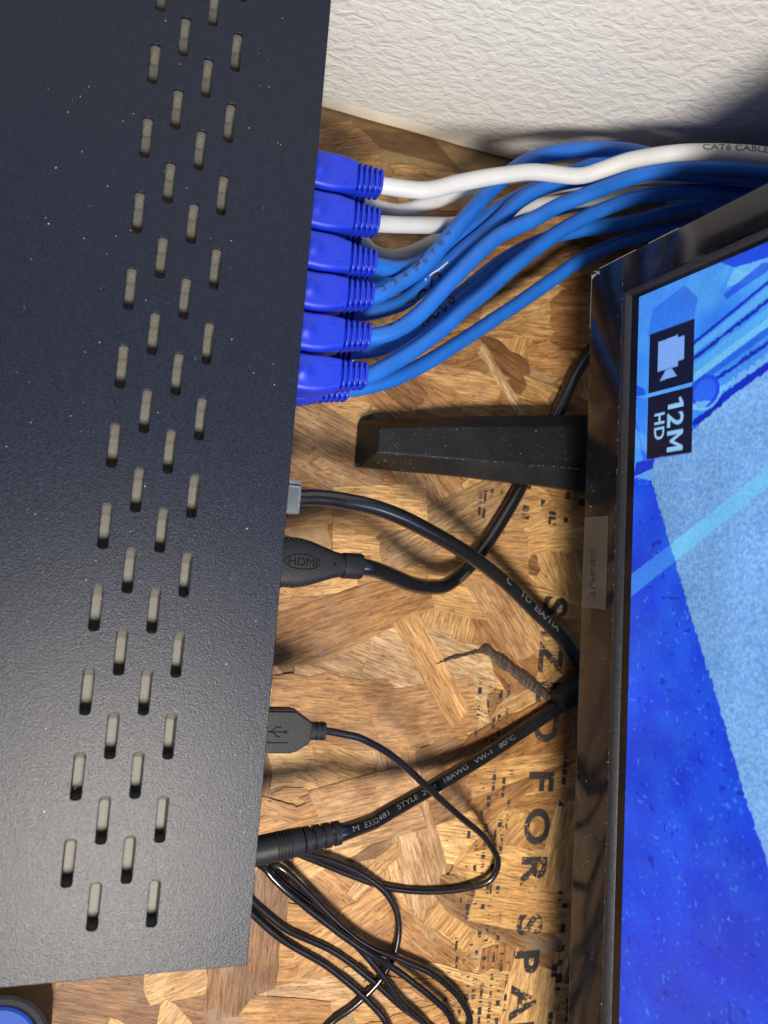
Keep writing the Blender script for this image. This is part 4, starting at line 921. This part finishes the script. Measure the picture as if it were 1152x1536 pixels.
def picture(S0, T0):
    S = S0 + .25*(smooth_noise(S0, T0, .8, 31) - .5); T = T0 + .25*(smooth_noise(S0, T0, .8, 32) - .5)
    n1 = smooth_noise(S, T, 1.1, 1); n2 = smooth_noise(S, T, 7, 2); n3 = smooth_noise(S, T, .55, 3); n4 = smooth_noise(S, T, 22, 4)
    def col(c): return np.array(c, float)[None, :]
    C = np.repeat(col((18, 72, 232)), S.size, 0).reshape(S.shape + (3,))
    def put(mask, c, a=1.0): C[mask] = C[mask]*(1-a) + np.array(c, float)*a
    # ground in shadow, its shade drawn as darker blue
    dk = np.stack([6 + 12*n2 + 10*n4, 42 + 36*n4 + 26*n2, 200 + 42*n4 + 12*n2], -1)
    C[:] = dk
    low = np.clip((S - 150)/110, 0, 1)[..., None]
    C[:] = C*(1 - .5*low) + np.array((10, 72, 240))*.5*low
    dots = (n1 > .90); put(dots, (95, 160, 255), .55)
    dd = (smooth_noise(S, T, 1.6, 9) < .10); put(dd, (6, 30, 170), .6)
    # pale asphalt
    bound = [(81, 25), (82.9, 33.7), (104.1, 42.5), (126.2, 51.8), (152, 63.4), (177.1, 73.6), (191.5, 81.1), (236, 100), (330, 140), (600, 260), (600, 330), (20, 330), (20, 79), (52, 79), (62, 62), (68, 52), (76, 35), (77, 25)]
    asp = inpoly(S + 1.2*(n3 - .5), T + 1.0*(n1 - .5), bound)
    pale = np.stack([120 + 60*(n3 - .4), 180 + 44*(n3 - .5), 244 + 14*(n3 - .5)], -1)
    fade = np.clip((T - 30)/40, 0, 1)[..., None]
    pale = pale*(.86 + .14*fade)
    C[asp] = pale[asp]
    # painted line
    st_ = inpoly(S, T, [(114.6, 25), (122.4, 25), (109.0, 46.1), (88.4, 79.4), (78, 96), (72, 96), (82.8, 79.3), (104.6, 42.5)])
    put(st_ & asp, (118, 205, 255), .85); put(st_ & ~asp, (58, 140, 248), .9)
    put(inpoly(S, T, [(76.5, 25), (81, 25), (83, 33), (80, 35)]), (90, 165, 250), .8)
    # vehicle and floor at the upper corner
    car = inpoly(S, T, [(15, 24), (77, 24), (76, 35), (67, 53), (61.4, 63), (52, 79), (30, 120), (15, 120)])
    base = np.stack([40 + 40*n2, 125 + 40*n2, 245 + 8*n2], -1); C[car] = base[car]
    put(inpoly(S, T, [(17, 24), (30, 24), (32, 30), (24, 34), (20, 46), (17, 50)]), (72, 150, 252), .75)
    put(inpoly(S, T, [(20, 46), (24, 32), (33, 30), (33, 50), (26, 52)]), (46, 118, 240), .9)
    put(inpoly(S, T, [(17, 60), (24, 70), (24, 120), (17, 120)]), (14, 66, 226), .85)
    put(inpoly(S, T, [(21, 66), (26, 63), (27.5, 72), (23, 84)]), (120, 200, 255), .8)
    put(inpoly(S, T, [(23, 76), (28, 62), (30, 63), (25, 82)]), (20, 70, 220), .7)
    def band(a, b, w, c, al=1.0, wob=0.0):
        a = np.array(a); b = np.array(b); dv = b - a; ln = np.hypot(*dv); dv = dv/ln
        u = (S - a[0])*dv[0] + (T - a[1])*dv[1]; v = -(S - a[0])*dv[1] + (T - a[1])*dv[0] + wob*(n1 - .5)
        put((np.abs(v) < w/2) & (u > 0) & (u < ln), c, al)
    band((41, 49), (24, 92), 1.1, (8, 40, 190)); band((43.4, 49), (27, 92), 2.6, (92, 176, 255), .9); band((46.2, 49), (29.5, 92), 1.3, (8, 34, 175), .95, .6)
    band((49.5, 49), (33, 92), 3.0, (86, 178, 255), .9); band((52.4, 49), (36, 92), 2.4, (120, 205, 255), .9); band((55, 49), (40, 88), 2.2, (36, 104, 240), .95)
    band((57, 52), (43, 90), 1.4, (12, 40, 190), .95, 1.0); band((57.5, 56), (46, 88), 2.6, (70, 150, 250), .9); band((59.5, 58), (48.6, 86), 2.0, (128, 190, 252), .85, 1.6)
    band((62, 59), (51.5, 84), 2.6, (10, 40, 196), .97, .8); band((66.8, 51), (61.6, 62), 2.2, (6, 28, 170), .95, .8)
    e = ((S - 57)/5.2)**2 + ((T - 55.5)/5.8)**2
    put(e < 1, (24, 76, 232)); put(e < .55, (46, 112, 250), .8)
    put((e > 1) & (e < 1.35) & (S > 56.5), (112, 190, 255), .9)
    put(inpoly(S, T, [(62, 50), (62.6, 55), (60.4, 58), (59.6, 52)]), (126, 196, 252), .8)
    put(inpoly(S, T, [(60, 25), (63, 25), (78, 30), (76.5, 32)]), (24, 82, 235), .6)
    put(inpoly(S, T, [(48, 24), (54, 24), (53.5, 30), (51, 29)]), (18, 70, 225), .8)
    put(inpoly(S, T, [(53.1, 24), (54.3, 30), (54.3, 50), (53.1, 50)]), (96, 176, 255), .75)
    put(inpoly(S, T, [(64, 25), (70, 25), (74, 32), (70, 33)]), (96, 176, 252), .6)
    put(inpoly(S, T, [(76, 26), (81, 25), (79, 34), (75.6, 35)]), (10, 44, 205), .9)
    # camera grain and uneven light over the whole picture
    C *= (.95 + .10*smooth_noise(S0, T0, .45, 41) )[..., None]*(.95 + .10*smooth_noise(S0, T0, 12, 42))[..., None]
    C[..., 1] += 9*(smooth_noise(S0, T0, 1.4, 44) - .5)
    S, T = S0, T0
    # overlay icons
    for a, b in ((32.4, 53.0), (54.4, 75.6)):
        put((S > a - .25) & (S < b + .25) & (T > 30.75) & (T < 50.95), (70, 130, 240), .5)
        put((S > a) & (S < b) & (T > 31.0) & (T < 50.7), (8, 8, 36))
    ic = (128, 172, 250)
    put(inpoly(S, T, [(36.2, 35.1), (35.9, 43.8), (36.9, 43.8), (36.9, 46.6), (44.6, 46.6), (44.6, 44.0), (46.3, 44.0), (46.3, 35.1)]), ic)
    put(inpoly(S, T, [(46.5, 38.8), (46.5, 41.4), (49.6, 43.7), (49.7, 36.2)]), ic)
    put(inpoly(S, T, [(58.6, 40.2), (60.1, 40.2), (60.1, 46.9), (58.9, 46.9), (57.0, 45.9), (57.0, 44.7), (58.6, 45.4)]), (150, 205, 255))
    put(text_mask('2', 61.5, 40.2, 6.7, S, T, .015, 1.05), (150, 205, 255))
    put(inpoly(S, T, [(67.4, 40.2), (68.9, 40.2), (68.9, 44.6), (70.4, 41.4), (71.2, 41.4), (72.7, 44.6), (72.7, 40.2), (74.2, 40.2), (74.2, 46.9), (72.8, 46.9), (70.8, 43.0), (68.8, 46.9), (67.4, 46.9)]), (150, 205, 255))
    for ch, a in (('H', 60.6), ('D', 65.4)):
        put(text_mask(ch, a, 34.4, 4.3, S, T, .018, 1.0), (150, 205, 255))
    # sub-pixel rows
    return C
def screen_mesh():
    v = []; f = []; cols = []
    me = bpy.data.meshes.new('screen')
    def grid(s0, s1, t0, t1, step):
        ns = int(round((s1 - s0)/step)); nt_ = int(round((t1 - t0)/step))
        ss = np.linspace(s0, s1, ns + 1); tt = np.linspace(t0, t1, nt_ + 1)
        Sg, Tg = np.meshgrid(ss, tt, indexing='ij')
        pts = np.array(MA)[None] + Sg.reshape(-1, 1)*np.array(D1) + Tg.reshape(-1, 1)*np.array(D2) - 0.8*np.array(DN)
        pts = (pts - np.array((100, 178, 0)))*MM
        base = sum(len(q) for q in v)
        I, J = np.meshgrid(np.arange(ns), np.arange(nt_), indexing='ij')
        a = (I*(nt_ + 1) + J).ravel() + base
        q = np.stack([a, a + nt_ + 1, a + nt_ + 2, a + 1], -1)
        Sc = (ss[:-1] + ss[1:])/2; Tc = (tt[:-1] + tt[1:])/2
        S2, T2 = np.meshgrid(Sc, Tc, indexing='ij')
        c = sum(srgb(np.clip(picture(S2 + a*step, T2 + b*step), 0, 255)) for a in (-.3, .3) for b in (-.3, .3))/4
        mod = 1.0 - 0.22*((J % 2)) - 0.08*(I % 2)
        c = c*(mod if step < 1 else .9)[..., None] if step < 1 else c*.9
        v.append(pts); f.append(q); cols.append(c.reshape(-1, 3))
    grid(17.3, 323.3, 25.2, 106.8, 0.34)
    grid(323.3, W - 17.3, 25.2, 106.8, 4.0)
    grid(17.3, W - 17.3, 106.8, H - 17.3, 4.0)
    V = np.vstack(v); Fq = np.vstack(f); Cc = np.vstack(cols)
    me.vertices.add(len(V)); me.vertices.foreach_set('co', V.ravel().astype(np.float32))
    me.loops.add(Fq.size); me.loops.foreach_set('vertex_index', Fq.ravel().astype(np.int32))
    me.polygons.add(len(Fq)); me.polygons.foreach_set('loop_start', (np.arange(len(Fq))*4).astype(np.int32))
    at = me.attributes.new('picture', 'FLOAT_COLOR', 'FACE')
    at.data.foreach_set('color', np.hstack([Cc, np.ones((len(Cc), 1))]).ravel().astype(np.float32))
    me.update(calc_edges=True)
    me.materials.append(M['screen'])
    o = bpy.data.objects.new('screen', me); COL.objects.link(o); o.parent = mon
    return o
screen_mesh()
# clear label on the bottom bezel
st = MB().loft([[ml(s, t, n) for s, t in ((94, 1.2), (127.2, 1.0), (127.2, 13.7), (94, 13.5))] for n in (.05, .45)]).build('clear_label', M['sticker'], mon, sharp=20)
V, F = glyphs('S/INPUT', 2.9)
m = MB().add([ml(106 + x*1.15, 5.3 + y, .50) for x, y in V], F)
m.build('raised_text', M['ridge'], st, smooth=False)
m = MB()
for q in ([(0, .4), (.3, 1.2), (1.2, 3.2), (2.6, 4.6), (2.0, 4.7), (.8, 3.4)], [(1.4, .3), (3.2, .2), (2.4, 1.6), (1.9, 3.0), (1.2, 4.6), (1.0, 4.4), (1.4, 2.6)], [(0, 4.5), (.25, 4.5), (.25, 24), (0, 24)], [(.6, 0), (.6, .22), (22, .22), (22, 0)], [(0, 30), (.2, 30), (.2, 44), (0, 44)]):
    m.add([ml(a, b, .06) for a, b in q], [tuple(range(len(q)))])
m.build('corner_scuff', M['scuff'], bez, smooth=False)
r2.seed(11)
def on_bez():
    s = r2.uniform(4, 320); t = r2.choice([r2.uniform(1, 17.5), 18.3 + r2.uniform(-.2, .2), 18.3 + r2.uniform(-.2, .2)])
    return tuple(ml(s, t, .03 if t < 18 else .72))
dust_on(mon, 420, on_bez, .03, .10)
dust_on(mon, 60, lambda: tuple(ml(r2.uniform(20, 320), r2.uniform(26, 90), -.78)), .04, .11)
# feet and neck
def foot(dx, sgn):
    def X(x): return x + dx if sgn > 0 else 2*(300) - x + dx
    secs = []
    for t in np.linspace(0, 1, 9):
        y = 69 + t*121
        l1 = 103.0 - 13.4*t*1.25; r1 = 112.6 - 4.5*t*1.25
        l0 = 98.2 - 15.5*t*1.2; r0 = 117.0 - .6*t
        zb = 0.6 + 7.6*min(1, t*3.2) if t > .12 else 0.6
        yt = y + (3.2 if t == 0 else 0)
        secs.append([(X(l0), y, zb), (X(l0 + .2), y, zb + 5), (X(l1 - .25), yt, 17.9), (X(l1 + .25), yt, 18.2), (X(r1 - .3), yt, 18.2), (X(r1 + .3), yt, 17.9), (X(r0 + .2), y, zb + 5), (X(r0), y, zb)])
    tip = []
    for k, (a, b, c) in enumerate(secs[0]):
        tip.append((X(106.5) + (a - X(106.5))*(.93 if k in (2, 3, 4, 5) else .86), b - (1.0 if k in (0, 1, 6, 7) else .5), c - (.5 if k in (2, 3, 4, 5) else 0)))
    f = MB().loft([tip] + secs).build('foot', M['foot'], mon, sharp=12)
    MB().box((min(X(101), X(113)), 72, 0), (max(X(101), X(113)), 84, .8)).build('rubber_pad', M['rubber'], f)
    return f
f1 = foot(0, 1); f2 = foot(-6, -1)
r2.seed(5)
def on_foot():
    t = r2.uniform(0.02, .8); y = 69 + t*121
    l1 = 103.0 - 16.75*t; r1 = 112.6 - 5.6*t; r0 = 117.0 - .6*t
    if r2.random() < .3: return (r2.uniform(l1, r1), y, 18.2)
    if r2.random() < .5: return (r1 + r2.uniform(-.4, .4), y, 18.1)
    k = r2.random(); return (r1 + .7 + k*(r0 - r1 - .3), y, 17.6 - k*7)
dust_on(f1, 260, on_foot, .04, .12)
MB().box((78, 178, 8), (116, 200, 30), 3).box((84, 184, 28), (110, 196, 120), 3).build('neck', M['foot'], mon)
MB().box((478, 178, 8), (516, 200, 30), 3).box((484, 184, 28), (510, 196, 120), 3).build('neck', M['foot'], mon)

# ------------------------------------------------------------------ small things
cp = empty('round_cap', (316, -40.5, 0))
tag(cp, 'round black rimmed blue cap standing on the shelf beside the recorder corner', 'cap')
lathe_along((316, -40.5, 0), (316, -40.5, 30), [(0, 14.5), (1, 15.5), (22, 16.4), (24.4, 16.2), (25, 15.2), (24.8, 13.6), (23.6, 12.4), (22.5, 12.2)], 48).build('rim', M['rubber'], cp)
lathe_along((316, -40.5, 22), (316, -40.5, 30), [(0, 12.3), (1.6, 12.3), (2.4, 11.6), (2.7, 8), (2.8, .5)], 40).build('blue_top', M['cap_blue'], cp)
sc = MB().prism([(72.6, 62), (74.5, 61.4), (77.5, 64), (75.6, 66.4), (74.6, 64.6), (73, 65)], .3, 1.0).build('plastic_scrap', M['scrap'], None, (75, 64, 0))
tag(sc, 'tiny white plastic scrap lying on the shelf under blue cables', 'scrap')
